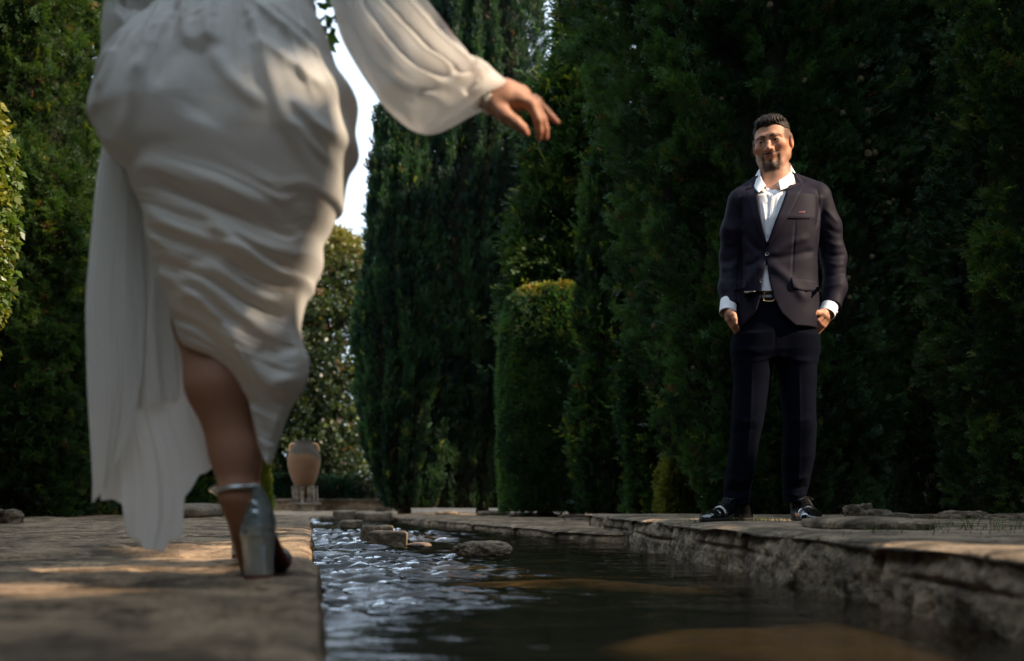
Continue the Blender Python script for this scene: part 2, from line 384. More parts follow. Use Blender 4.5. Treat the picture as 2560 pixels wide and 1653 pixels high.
def column_tree(name, label, cat, x, y, z0, H, prof, n, size, templ=SP_FINE, seed=0, flute=9, fl_amp=.10, lump=.16, up=.75, out=.9,
                group=None, base=G_DARK, alt=G_MID, yel=.03, brown=.01, front=.72, core=True, carve=False, depth=1.0, trunk=True, top_sun=0, box=None, shoots=0, ecc=1.0, ztop=None):
    """prof: (height, left radius, right radius) rows; a tree of sprays over a lumpy, fluted crown with gaps"""
    rng = np.random.RandomState(seed + 11); prof = np.asarray(prof, float)
    root = empty(name, (x, y, z0), label, cat, group)
    hz = rng.rand(int(n * 2.2)); zmin, zmax = prof[0, 0], prof[-1, 0]
    hh = np.linspace(zmin, zmax, 200); rr = np.interp(hh, prof[:, 0], (prof[:, 1] + prof[:, 2]) / 2) + .05; cdf = np.cumsum(rr); cdf /= cdf[-1]
    z = np.interp(hz, cdf, hh)
    th = rng.uniform(0, 2 * np.pi, len(z)); keep = (np.sin(th) < .25) | (rng.rand(len(z)) > front); z, th = z[keep], th[keep]
    def rad(th, z):
        rl = np.interp(z, prof[:, 0], prof[:, 1]); r_ = np.interp(z, prof[:, 0], prof[:, 2]); c, s = np.cos(th), np.sin(th)
        wgt = .5 + .5 * c; a = rl * (1 - wgt) + r_ * wgt
        if box: q = (np.abs(c) ** box + np.abs(s / ecc) ** box) ** (-1 / box); return a * q
        return a * np.sqrt(c * c + (s * ecc) ** 2)
    a = rad(th, z); mean = a.mean() + 1e-6
    tw = th + .25 * noise(np.stack([z * .6, z * 0, z * 0], 1)); fl = np.cos(tw * flute + 2.2 * noise(np.stack([np.cos(th) * 1.5, np.sin(th) * 1.5, z * .5], 1)))
    Pn = np.stack([np.cos(th) * mean * 2.2, np.sin(th) * mean * 2.2, z], 1) + seed * 3.1
    lm = fbm(Pn, 1.5, 2) * 1.0 + fbm(Pn, 5, 3) * .75 + .55 * fbm(Pn, 12, 1)
    rel = 1 + fl_amp * (fl - .6) + lump * lm
    deep = (lm + .6 * (fl - .2) * (fl_amp > 0) + rng.normal(size=len(z)) * .28) < -.42
    inn = np.where(deep, rng.uniform(.08, .3, len(z)), np.abs(rng.normal(size=len(z))) * .06) * depth
    r = a * rel - inn * np.minimum(mean * 1.2, .8)
    # light and dark come from density: few sprays grow in the hollows
    k2 = ~(deep & (rng.rand(len(z)) < .6)); z, th, r, lm, fl = z[k2], th[k2], r[k2], lm[k2], fl[k2]
    P = np.stack([x + r * np.cos(th), y + r * np.sin(th), z0 + z], 1)
    Dn = np.stack([np.cos(th) * out, np.sin(th) * out, np.full(len(z), up)], 1) + rng.normal(size=(len(z), 3)) * .38
    sz = size * rng.uniform(.6, 1.35, len(z)) * (1 + .35 * np.clip(lm, -1, 1))
    if carve:
        dn = Dn / np.linalg.norm(Dn, axis=1)[:, None] * sz[:, None]; m = ~(in_corridor(P) | in_corridor(P + dn * .5) | in_corridor(P + dn) | in_corridor(P + dn[:, [1, 2, 0]] * .4) | in_corridor(P - dn[:, [1, 2, 0]] * .4)); P, Dn, sz, z, th = P[m], Dn[m], sz[m], z[m], th[m]
    tt = tints(P, rng, base, alt, yel, brown)
    if top_sun:  # sunlight painted as yellow and orange into the top sprays
        zt = z0 + zmax; f = ss(zt - top_sun, zt - .02, P[:, 2] + .12 * fbm(P, 5, 2)) * (rng.rand(len(P)) < .75); c = np.where(rng.rand(len(P), 1) < .35, G_OR, G_YEL * 1.5); tt = tt * (1 - f[:, None]) + c * f[:, None]
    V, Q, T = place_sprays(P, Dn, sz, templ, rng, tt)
    if carve:
        kq = ~in_corridor(V.reshape(-1, 4, 3).mean(1)); V = V.reshape(-1, 4, 3)[kq].reshape(-1, 3); T = T.reshape(-1, 4, 3)[kq].reshape(-1, 3); Q = np.arange(len(V), dtype=np.int32).reshape(-1, 4)
    if shoots:
        # long feathery shoots standing out from the crown
        ns = shoots; zz = rng.uniform(zmin + .1 * (zmax - zmin), zmax * .97, ns); tt_ = rng.uniform(np.pi * .75, 2.2 * np.pi, ns); aa = rad(tt_, zz)
        SV, SQ, ST = [], [], []; o = len(V); allV = [V]; allQ = [Q]; allT = [T]
        for q in range(ns):
            L = rng.uniform(.12, .34) * (size / .09) ; d = np.array([math.cos(tt_[q]), math.sin(tt_[q]), rng.uniform(-.1, .9)]); d /= np.linalg.norm(d)
            b = np.array([x + aa[q] * .97 * math.cos(tt_[q]), y + aa[q] * .97 * math.sin(tt_[q]), z0 + zz[q]])
            k = 9; tq = np.linspace(0, 1, k); pp = b + np.outer(tq * L, d) + np.outer(tq ** 2 * L * .25, [0, 0, 1])
            dd = d + rng.normal(size=(k, 3)) * .45; col = np.tile(np.where(rng.rand() < .4, G_YEL * .9, G_MID * 1.3), (k, 1)) * rng.uniform(.8, 1.2)
            v_, q_, t_ = place_sprays(pp, dd, size * np.linspace(.95, .35, k), templ, rng, col)
            allV.append(v_); allQ.append(q_ + o); allT.append(t_); o += len(v_)
        V = np.concatenate(allV); Q = np.concatenate(allQ); T = np.concatenate(allT)
    mi = np.zeros(len(Q), int); mats = [M_leaf if templ is not SP_BROAD else M_broad]
    if core:
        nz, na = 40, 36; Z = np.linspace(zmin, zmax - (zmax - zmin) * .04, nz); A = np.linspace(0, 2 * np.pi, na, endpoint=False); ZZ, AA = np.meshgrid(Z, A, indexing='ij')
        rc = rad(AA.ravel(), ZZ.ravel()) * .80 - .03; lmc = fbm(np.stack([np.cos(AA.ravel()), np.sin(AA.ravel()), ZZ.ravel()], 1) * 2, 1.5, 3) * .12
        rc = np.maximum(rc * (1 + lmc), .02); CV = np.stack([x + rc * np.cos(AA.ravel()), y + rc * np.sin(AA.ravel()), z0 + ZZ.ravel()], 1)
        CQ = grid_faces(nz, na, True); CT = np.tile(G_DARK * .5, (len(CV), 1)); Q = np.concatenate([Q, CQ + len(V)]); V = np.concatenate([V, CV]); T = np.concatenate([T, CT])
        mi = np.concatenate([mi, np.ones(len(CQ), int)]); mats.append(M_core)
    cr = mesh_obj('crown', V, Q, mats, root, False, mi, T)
    if trunk:
        tz = np.linspace(0, max(zmin + .3, .4), 6); tp = np.stack([x + .02 * np.sin(tz * 3), np.full(6, y), z0 - .02 + tz], 1)
        tv, tf = tube(tp, np.linspace(.085, .06, 6) * (1 + .15 * np.sin(np.arange(6) * 2)), 10); mesh_obj('trunk', tv, tf, M_bark, root)
    return root, rad

def outline_prof(x, Y, z0, left, right):
    """crown profile from two outlines given as (u, v) pixels at depth Y"""
    L = sorted([(CAMZ - (v - HOR) * Y / F - z0, x - (u - 1280) * Y / F) for u, v in left]); Rr = sorted([(CAMZ - (v - HOR) * Y / F - z0, (u - 1280) * Y / F - x) for u, v in right])
    zs = sorted(set([a for a, _ in L] + [a for a, _ in Rr])); return [(z, max(.03, np.interp(z, *zip(*L))), max(.03, np.interp(z, *zip(*Rr)))) for z in zs]
# ------------------------------------------------------------------ terrain, stream, walkway, ledge
def edgeL(Y): return .011 - .205 * Y                      # the left bank's edge
def edgeR(Y): return 1.0 - .072 * Y                       # the right ledge's edge
# one ground sheet to the horizon, dipping below the stream
yy = np.concatenate([[-40, -10, -3], np.linspace(-1, 16, 90), [18, 22, 30, 60, 150, 400, 900]]); xx = np.concatenate([[-900, -200, -40, -12], np.linspace(-6, 6, 120), [12, 40, 200, 900]])
YY, XX = np.meshgrid(yy, xx, indexing='ij')
ins = (XX > edgeL(YY) - .12) & (XX < np.where(YY < 6.6, edgeR(YY) + .12, np.where(YY < 12, .6 - .34 * (YY - 5.6) + .3, -9))) & (YY > -2) & (YY < 15)
ZZ = np.where(ins, -.14, .03) + .012 * noise(np.stack([XX, YY, YY * 0], -1), 1.5)
ZZ = np.where(YY > 15.5, ZZ * 0 - .0, ZZ)
gr = mesh_obj('ground', np.stack([XX, YY, ZZ], -1).reshape(-1, 3), grid_faces(len(yy), len(xx)), M_soil, kind='structure')
# stream bed: silt, with sun patches painted in as bright raised sand
yy = np.linspace(.3, 14.5, 300); xx = np.linspace(-3.2, 1.4, 180); YY, XX = np.meshgrid(yy, xx, indexing='ij')
ZZ = -.085 + .035 * fbm(np.stack([XX, YY, YY * 0], -1), 1.6, 3)
ZZ = ZZ + .055 * np.exp(-((XX - .15 - .1 * (YY - 3.4)) / .5) ** 2 - ((YY - 3.45) / .28) ** 2) + .05 * np.exp(-((XX - .5) / .35) ** 2 - ((YY - 2.0) / .4) ** 2)
lit_sand = ss(-.068, -.042, ZZ + .03 * fbm(np.stack([XX, YY, YY * 0], -1), 5, 3))[..., None]; bcol = (np.array([.028, .026, .020]) * (1 - lit_sand) + np.array([.27, .15, .062]) * lit_sand) * (1 + .3 * fbm(np.stack([XX, YY, YY * 0], -1), 14, 3))[..., None]
mesh_obj('stream_bed', np.stack([XX, YY, ZZ], -1).reshape(-1, 3), grid_faces(300, 180), tintmat('silt_and_lit_sand', .9, .2, bump=.6, bscale=60), kind='structure', col=bcol.reshape(-1, 3))
# water with real ripples
yy = np.concatenate([np.arange(.35, 4, .009), np.arange(4, 8, .016), np.arange(8, 14.2, .03)]); xx = np.arange(-2.9, 1.25, .011)
YY, XX = np.meshgrid(yy, xx, indexing='ij'); P2 = np.stack([XX * .62, YY * 2.0, YY * 0], -1)
flow = 1 - ss(-.25, .75, XX - edgeL(YY) - .10 * YY)        # the quick water runs along the left bank
band = ss(-.22, .22, noise(np.stack([XX * .45 + .2 * YY, YY * 2.4 - .5 * XX, YY * 0 + 3], -1)) + .35 * noise(np.stack([XX * 1.6, YY * 5, YY * 0], -1)))
flow = np.clip(flow * 1.1 + .55 * fbm(P2 * np.array([.8, 1.3, 1]), 1.1, 2) + .12, .06, 1.1)
a1 = noise(P2, 6) * .0050 + noise(P2, 15) * .0050 + noise(P2 + 5, 32) * .0034 + noise(P2 + 8, 60) * .0016
a2 = np.sin(XX * 5 + YY * 11 + 2.2 * noise(P2, 1.3)) * .0038
flow = flow * (.30 + .95 * band)
hgt = 1.25 * (a1 + a2) * (.10 + 1.05 * flow) + noise(P2 + 9, 3.2) * .0022
wv = np.stack([XX, YY, hgt * np.clip(.55 + .3 * YY, .6, 1.9)], -1).reshape(-1, 3)
m, n, b = newmat('stream_water'); tc = N(n, 'TexCoord'); fr = N(n, 'Fresnel'); fr.inputs[0].default_value = 1.34
gl = N(n, 'BsdfGlossy'); gl.inputs['Roughness'].default_value = .012; gl.inputs[0].default_value = (.95, .97, 1, 1); tr = N(n, 'BsdfTransparent'); tr.inputs[0].default_value = (.70, .66, .58, 1)
nz = N(n, 'TexNoise'); nz.inputs['Scale'].default_value = 75; nz.inputs['Detail'].default_value = 5; bp = N(n, 'Bump'); bp.inputs['Strength'].default_value = .32; bp.inputs['Distance'].default_value = .005
n.links.new(tc.outputs['Object'], nz.inputs[0]); n.links.new(nz.outputs[0], bp.inputs['Height'])
for q in (fr, gl): n.links.new(bp.outputs[0], q.inputs['Normal'])
mx = N(n, 'MixShader'); n.links.new(fr.outputs[0], mx.inputs[0]); n.links.new(tr.outputs[0], mx.inputs[1]); n.links.new(gl.outputs[0], mx.inputs[2]); n.links.new(mx.outputs[0], n.nodes['Material Output'].inputs[0])
M_water = m
mesh_obj('stream_water', wv, grid_faces(len(yy), len(xx)), M_water, kind='structure')

def strata(P, sx=1.0):
    """worn, layered stone relief in metres, roughly -1..1 times 1"""
    q = P * np.array([.9, 1.7, 1.0])
    f = fbm(q, 2.0, 5, .55); st = np.abs(((f * 3.1) % 1.0) - .5) * 2; ledge = ss(.0, .22, st)
    return .55 * f + .28 * (ledge - .7) + .20 * fbm(q, 14, 3)
def bank(name, ys, edge, top, width, side, mat, amp=.016, label=None, drop=.22, ntop=150, nside=16, round_=.03, seed=0, cracks=(), yl=None):
    """a stone bank: top running away from the water's edge, rounded lip, rough face down into the water; side=-1 left, 1 right"""
    t = np.linspace(0, 1, ntop) ** 1.7; face = np.linspace(1, 0, nside, endpoint=False)
    YY = np.repeat(ys[:, None], ntop + nside, 1); E = edge(ys)[:, None]
    out = np.concatenate([np.zeros((len(ys), nside)), np.repeat(t[None], len(ys), 0) * width], 1)
    X = E + side * out; Z = np.concatenate([np.repeat(top - face[None] * drop, len(ys), 0), np.full((len(ys), ntop), top)], 1)
    P = np.stack([X, YY, Z + seed], -1); f = strata(P); blk = fbm(np.stack([YY * 3.2, Z * 6, X * 0], -1) + seed, 1.0, 3)
    istop = np.concatenate([np.zeros(nside), np.ones(ntop)])[None]
    lip = np.exp(-((out) / round_) ** 2)
    Z2 = Z + .007 * istop * noise(np.stack([YY * 4.5, YY * 0, YY * 0], -1) + seed, 1.0) * np.exp(-out / .12) * (side > 0) + amp * f * istop * (.35 + .65 * ss(0, .1, out)) - round_ * .45 * lip * istop + .012 * blk * istop * ss(0, .3, out)
    joint = np.zeros_like(X)
    for cy, cw in cracks: joint += np.exp(-((YY - cy - .05 * noise(P, 3)) / cw) ** 2)
    Z2 = Z2 - .022 * joint * istop
    X2 = X + side * (-(1 - istop) * (.028 * blk + .018 * f + .020 * fbm(P, 20, 4, .65)) + .03 * joint * (1 - istop)) + side * (.016 if side > 0 else .010) * (noise(np.stack([YY * 1.3, YY * 0, YY * 0], -1) + seed) ) + side * round_ * .5 * (1 - istop) * ss(.75, 1, 1 - (top - Z) / drop)
    # a course of joints in the face
    cj = np.exp(-((Z - (top - .075 - .01 * noise(P, 2))) / .006) ** 2) * (1 - istop); X2 += side * .013 * cj * np.clip(.6 + fbm(P, 3, 2) * 2, 0, 1.5)
    V = np.stack([X2, YY, Z2], -1).reshape(-1, 3); Q = grid_faces(len(ys), ntop + nside)
    if side < 0: Q = Q[:, ::-1]
    return V, Q
ysL = np.concatenate([np.linspace(.55, 3, 330), np.linspace(3.02, 10, 260)])
V_, Q_ = bank('walkway', ysL, edgeL, .085, 5.5, -1, M_path, .024, seed=3, cracks=((1.3, .012), (2.9, .02), (4.6, .02), (6.9, .03)), round_=.02)
# long cracks and pits seen in the walkway
def pit(V, u, v, ru, depth, h=.16, asp=.28):
    Y = h * F / (v - HOR); X = (u - 1280) * Y / F; rx = ru * Y / F; ry = max(rx * asp * 2.2, .012)
    d = ((V[:, 0] - X) / rx) ** 2 + ((V[:, 1] - Y) / ry) ** 2; V[:, 2] -= depth * np.exp(-d ** 1.5) * (V[:, 2] > .02)
for u, v, ru, dp in [(300, 1374, 45, .03), (420, 1362, 30, .02), (270, 1446, 95, .03), (560, 1412, 60, .02), (375, 1420, 70, .015), (225, 1448, 50, .018), (180, 1475, 10, .015), (560, 1436, 7, .015), (250, 1333, 40, .02), (95, 1356, 80, .02), (520, 1312, 110, .03), (768, 1408, 16, .03), (640, 1480, 130, .014), (60, 1436, 60, .01), (260, 1420, 40, .012)]: pit(V_, u, v, ru, dp)
# undulating slabs: a raised far edge that catches the light
V_[:, 2] += .03 * ss(7.0, 8.2, V_[:, 1]) * (1 - ss(8.6, 9.4, V_[:, 1])) * np.clip(.5 + fbm(V_ * np.array([1, 1, 0]), 1.1, 2) * 1.5, 0, 1.3) * (V_[:, 0] < edgeL(V_[:, 1]) - .3)
V_[:, 2] += .012 * np.sin(V_[:, 1] * 2.3 + 1.2 * noise(V_, .8)) * ss(0, .3, edgeL(V_[:, 1]) - V_[:, 0])
rp_ = np.random.RandomState(21)
def fissure(V, pts, wd, dp):
    q = ground_poly(pts, .16); d, f = polydist(V[:, 0] + .02 * noise(V, 7), V[:, 1] + .03 * noise(V + 5, 5), smooth_line(q, 5)); V[:, 2] -= dp * np.exp(-(d / wd) ** 2) * ss(0, .1, f) * ss(1, .9, f) * (V[:, 2] > .02)
for pts, wd, dp in [([(-60, 1452), (180, 1440), (345, 1452), (420, 1440)], .022, .03), ([(330, 1424), (480, 1412), (600, 1418)], .020, .022), ([(-60, 1366), (90, 1352), (190, 1345)], .035, .03), ([(260, 1378), (420, 1365), (560, 1374)], .03, .028), ([(430, 1322), (560, 1308), (700, 1311)], .07, .03), ([(-60, 1540), (200, 1530), (420, 1552), (600, 1530), (790, 1545)], .013, .022),
                    ([(-60, 1600), (250, 1590), (480, 1612)], .012, .02), ([(560, 1500), (700, 1490), (790, 1500)], .014, .02), ([(100, 1412), (230, 1404), (330, 1410)], .02, .018), ([(640, 1365), (700, 1352), (775, 1350)], .03, .02), ([(-40, 1330), (160, 1322), (330, 1330)], .05, .03), ([(655, 1560), (640, 1600), (600, 1660)], .010, .02)]: fissure(V_, pts, wd, dp)
for q in range(70):
    u, v = rp_.uniform(-40, 760), 1300 + 350 * rp_.rand() ** 1.6; pit(V_, u, v, rp_.uniform(14, 90), rp_.uniform(.006, .02), asp=rp_.uniform(.10, .3))
mesh_obj('stone_walkway', V_, Q_, M_path, kind='structure')
# far slab end face + back ground on the left
ysR = np.concatenate([np.linspace(.7, 3.2, 260), np.linspace(3.22, 6.75, 220)])
V_, Q_ = bank('ledge', ysR, edgeR, .15, 4.5, 1, M_ledge, .011, seed=9, cracks=((1.05, .012), (1.6, .014), (2.35, .012), (3.3, .02), (4.3, .015), (5.2, .02), (6.1, .02)), drop=.30, nside=44, round_=.035)
# the ledge's far end wall
o = len(V_); nc = V_.shape[0] // len(ysR); last = V_[-nc:]; endv = last.copy(); endv[:, 2] = -.1; endv[:, 1] += .01 
V_ = np.concatenate([V_, endv]); qa = np.arange(nc - 1); Q_ = np.concatenate([Q_, np.stack([o - nc + qa, o - nc + qa + 1, o + qa + 1, o + qa], 1)])
led = mesh_obj('stone_ledge', V_, Q_, M_ledge); led['label'] = 'long raised rough sandstone ledge beside the water, on which the man in the suit stands'; led['category'] = 'stone ledge'; recenter(led)
# the far right platform, its edge running off to the left
def edgeP(Y): return .46 - .335 * (Y - 5.55) + .22 * np.exp(-((Y - 5.42) / .10) ** 2)
ysP = np.linspace(5.42, 12.2, 300)
V_, Q_ = bank('platform', ysP, edgeP, .068, 6.0, 1, M_path, .016, seed=15, cracks=((6.1, .02), (6.9, .02), (7.9, .03), (9.2, .03), (10.4, .03)), drop=.2, nside=20, round_=.04)
pf = mesh_obj('stone_platform', V_, Q_, M_path); pf['label'] = 'low sandstone platform running back along the far right bank towards the hedges'; pf['category'] = 'stone platform'; recenter(pf)
# the path that crosses behind the stream, in front of the urn's wall
yy = np.linspace(11.2, 15.6, 60); xx = np.linspace(-9, 4, 160); YY, XX = np.meshgrid(yy, xx, indexing='ij')
ZZ = .072 + .02 * fbm(np.stack([XX, YY, YY * 0], -1), 1.2, 4); ZZ[0] = -.12
mesh_obj('far_path', np.stack([XX, YY, ZZ], -1).reshape(-1, 3), grid_faces(60, 160), M_path, kind='structure')

# ------------------------------------------------------------------ loose stones
def stone(name, label, u0, u1, v0, vb, Y, dz=0, seed=0, mat=None, depth=None, sq=4.0, rough=.12, group=None, rot=0, cat='stone', fq=3.0, n=18):
    a = W(u0, vb, Y); b_ = W(u1, v0, Y); c = (a + b_) / 2; r = np.abs(b_ - a) / 2; r[1] = depth or r[0] * .7
    v, f = rock(c + np.array([0, 0, dz]), r, seed, rough, sq, n, rot, fq); o = mesh_obj(name, v, f, mat or M_rock); tagp(o, label, cat, group); return recenter(o)
GS = 'stones standing in the stream'
stone('stepping_stone', 'rounded brown boulder alone in the calm dark water right of the rapids', 1138, 1278, 1354, 1402, 4.35, 0, 1, M_ledge, .12, 3.0, .24, GS, n=26)
stone('stepping_stone', 'squared dark block standing in the bright ripples, left of the rounded boulder', 921, 1016, 1328, 1374, 5.2, 0, 2, M_ledge, .10, 9, .05, GS, n=20)
stone('stepping_stone', 'dark block half hidden behind the squared block in the stream', 906, 980, 1314, 1356, 6.0, 0, 3, M_ledge, .12, 8, .07, GS)
stone('stepping_stone', 'flat pale sunlit stone barely above the water beside the squared block', 1018, 1078, 1356, 1370, 5.25, 0, 4, M_rock, .08, 2.4, .15, GS)
stone('stepping_stone', 'small dark stone far up the stream below the platform edge', 856, 902, 1300, 1322, 8.0, 0, 5, M_ledge, .16, 6, .07, GS)
stone('stepping_stone', 'small sunlit stone far up the stream nearest the left bank', 802, 834, 1291, 1306, 9.0, 0, 6, M_rock, .14, 5, .12, GS)
stone('stepping_stone', 'large dark block at the head of the stream under the bright path edge', 840, 886, 1276, 1302, 10.3, 0, 7, M_ledge, .25, 8, .05, GS)
stone('stepping_stone', 'long dark block at the head of the stream, right of the large one', 888, 975, 1280, 1306, 10.6, 0, 8, M_ledge, .3, 8, .05, GS)
GC = 'low curb stones along the hedges'
for k, (u0, u1, v0, vb, Y, t) in enumerate([(2110, 2165, 1262, 1300, 5.15, 'pitted pale curb stone standing up at the left end of the right-hand curb'), (2150, 2182, 1258, 1298, 5.1, 'small upright pitted curb stone between two others on the right'),
        (2160, 2225, 1274, 1302, 5.0, 'low sunlit curb stone third from the left on the right ledge'), (2205, 2285, 1283, 1310, 4.9, 'sloping sunlit curb stone before the dark ones on the right ledge'),
        (2272, 2360, 1286, 1314, 4.85, 'dark weedy curb stone under the right conifer'), (2350, 2465, 1278, 1316, 4.8, 'largest dark rough curb stone near the right edge of the photo'), (2455, 2600, 1284, 1320, 4.7, 'dark curb stone cut by the right edge of the photo'),
        (-30, 55, 1274, 1322, 6.2, 'grey ribbed rock at the far left edge on the walkway'),
        (1190, 1275, 1277, 1290, 11.2, 'flat curb stone at the foot of the dark tall cypresses'), (1275, 1345, 1281, 1294, 10.6, 'low curb stone just left of the small hedge trunk'), (1335, 1395, 1283, 1300, 10.0, 'round dark curb stone by the small hedge trunk'),
        (1395, 1470, 1285, 1298, 9.6, 'low dark curb stone under the pointed cypress'), (1410, 1470, 1294, 1306, 8.4, 'pale sunlit stone lying on the platform by the ledge corner'), (1092, 1150, 1279, 1287, 12.0, 'thin pale slab beside the foot of the tall cypresses'),
        (938, 962, 1268, 1282, 12.4, 'small pale stone at the end of the urn wall')]):
    stone('curb_stone', t, u0, u1, v0, vb, Y, 0, 30 + k, M_rock if k not in (4, 5, 6, 10, 11) else M_ledge, None if u1 - u0 < 100 else .12, 3.0, .26, GC, cat='curb stone', fq=4.5)
stone('flat_slab', 'broad flat weathered slab lying on the ledge right of the man', 2030, 2290, 1292, 1330, 3.6, 0, 50, M_ledge, .30, 3.5, .10, cat='stone slab', n=24)
stone('flat_slab', 'grassy flat slab on the ledge near the right edge of the photo', 2480, 2640, 1343, 1385, 2.75, 0, 51, M_ledge, .2, 3.5, .10, cat='stone slab')
stone('flat_slab', 'humped sunlit slab behind the silver shoe at the end of the walkway', 430, 560, 1258, 1300, 8.9, 0, 52, M_rock, .6, 3, .12, cat='stone slab')
stone('flat_slab', 'low broken slab on the left side of the walkway', 40, 185, 1338, 1362, 4.35, -.006, 53, M_path, .16, 3.5, .14, cat='stone slab')

# ------------------------------------------------------------------ low wall with the urn
wl = empty('brick_wall', (-2.6, 15.3, .07), 'low wall of thin pale bricks with a flat coping, behind the urn at the end of the stream', 'garden wall')
rng = np.random.RandomState(5); parts = []; z = .07
def boxv(lo, hi, jit=0, seed=0):
    r_ = np.random.RandomState(seed); lo = np.array(lo, float); hi = np.array(hi, float)
    V = np.array([[lo[0] if i & 1 == 0 else hi[0], lo[1] if i & 2 == 0 else hi[1], lo[2] if i & 4 == 0 else hi[2]] for i in range(8)]) + r_.normal(size=(8, 3)) * jit
    return V, [(0, 2, 3, 1), (4, 5, 7, 6), (0, 1, 5, 4), (2, 6, 7, 3), (0, 4, 6, 2), (1, 3, 7, 5)]
for row in range(4):
    xa = -4.6 - rng.rand() * .2
    while xa < -1.9:
        L = rng.uniform(.14, .30); parts.append(boxv((xa, 15.22 + rng.uniform(-.006, .006), z + .003), (xa + L - .012, 15.4, z + .036), .0025, int(rng.rand() * 1e6))); xa += L
    z += .041
v, f = merge(parts); mesh_obj('brickwork', v, f, simple('thin_bricks', (.24, .165, .10), .9, .2, bump=.7, bscale=25, var=.45, vscale=7), wl, False)
v, f = boxv((-4.7, 15.25, .02), (-1.95, 15.5, z - .002)); mesh_obj('mortar', v, f, simple('mortar', (.10, .085, .065), .95, .1, bump=.5, bscale=40), wl, False)
parts = [boxv((x_, 15.18, z), (x_ + .44, 15.52, z + .028), .002, i) for i, x_ in enumerate(np.arange(-4.7, -2.0, .45))]; v, f = merge(parts); mesh_obj('coping', v, f, M_rock, wl, False)
# stand and urn
YU = 14.9; px = YU / F
def U_(u): return (u - 1280) * px
def Z_(v): return CAMZ - (v - HOR) * px
st = empty('stone_stand', (U_(762), YU, .08), 'weathered grey stone stand with short pillars holding the clay urn', 'stand')
parts = []
for u0, u1, yo in ((737, 752, -.12), (757, 767, -.16), (773, 790, -.12), (737, 752, .12), (773, 790, .12)):
    parts.append(boxv((U_(u0), YU + yo - .05, Z_(1256)), (U_(u1), YU + yo + .05, Z_(1217)), .006, u0))
for p_ in parts: mesh_obj('pillar', p_[0], p_[1], M_rock, st, False)
v, f = boxv((U_(730), YU - .22, Z_(1262)), (U_(796), YU + .22, Z_(1256) + .001), .004, 3); mesh_obj('base_slab', v, f, M_rock, st, False)
v, f = boxv((U_(738), YU - .18, .06), (U_(788), YU + .18, Z_(1262)), .004, 4); mesh_obj('footing', v, f, M_ledge, st, False)
ur = empty('clay_urn', (U_(760), YU, Z_(1238)), 'tall pointed clay urn with two small handles and a neck painted darker as if shaded on a stone stand', 'urn')
prof = [(1238, 3), (1232, 8), (1222, 18), (1205, 28), (1185, 35), (1165, 39.5), (1148, 41), (1135, 39), (1122, 32), (1113, 25.5), (1108, 23), (1105, 22.5), (1103, 22.5), (1103, 19), (1110, 19)]
nA = 48; pr = smooth_line(prof, 5); V = []
for v_, r_ in pr:
    a = np.linspace(0, 2 * np.pi, nA, endpoint=False); V.append(np.stack([U_(760) + r_ * px * np.cos(a), YU + r_ * px * np.sin(a), np.full(nA, Z_(v_))], 1))
V = np.concatenate(V); c_ = np.array([U_(760), YU, 0]); dv = V - c_; V[:, :2] += dv[:, :2] * (.03 * fbm(V, 6, 3))[:, None]
neck_shade = ss(.05, .45, fbm(V + 3, 3.0, 4) + (V[:, 2] - Z_(1160)) * 1.6)[:, None]; colU = np.array([.17, .09, .046]) * (1 - neck_shade) + np.array([.055, .042, .028]) * neck_shade  # shadow of the upper urn painted into the clay, edge blotchy
mesh_obj('urn_body', V, grid_faces(len(pr), nA, True), tintmat('fired_clay', .85, .25, bump=.6, bscale=40), ur, col=colU)
for sg in (-1, 1):
    hp = smooth_line([(760 + sg * 22, 1111), (760 + sg * 31, 1112), (760 + sg * 35, 1121), (760 + sg * 34, 1129)], 6); pts = np.array([[U_(a), YU, Z_(b)] for a, b in hp])
    v, f = tube(pts, .024, 8); mesh_obj('handle', v, f, simple('handle_clay', (.45, .25, .11), .85, .25, bump=.4, bscale=40), ur)

# ------------------------------------------------------------------ trees and hedges
GCY = 'tall cypresses round the stream'
# R1 behind the man
x, Y, z0 = 1.62, 6.5, .15
x = (1925 - 1280) * Y / F
pr = outline_prof(x, Y, z0, [(1400, -700), (1440, -300), (1478, 0), (1500, 150), (1535, 380), (1572, 600), (1600, 800), (1650, 1000), (1705, 1130), (1770, 1240), (1790, 1312)], [(2260, -700), (2300, -200), (2290, 0), (2270, 400), (2262, 800), (2225, 1050), (2190, 1180), (2180, 1312)])
t, rad = column_tree('conifer', 'huge dark conifer dotted with pale cones directly behind the man in the suit', 'conifer', x, Y, z0, 5, pr, 50000, .060, SP_FINE, 1, flute=13, fl_amp=.14, lump=.24, group=GCY, ecc=.62, depth=1.0, shoots=60, base=np.array([.014, .038, .016]), alt=np.array([.048, .104, .034]), yel=.03)
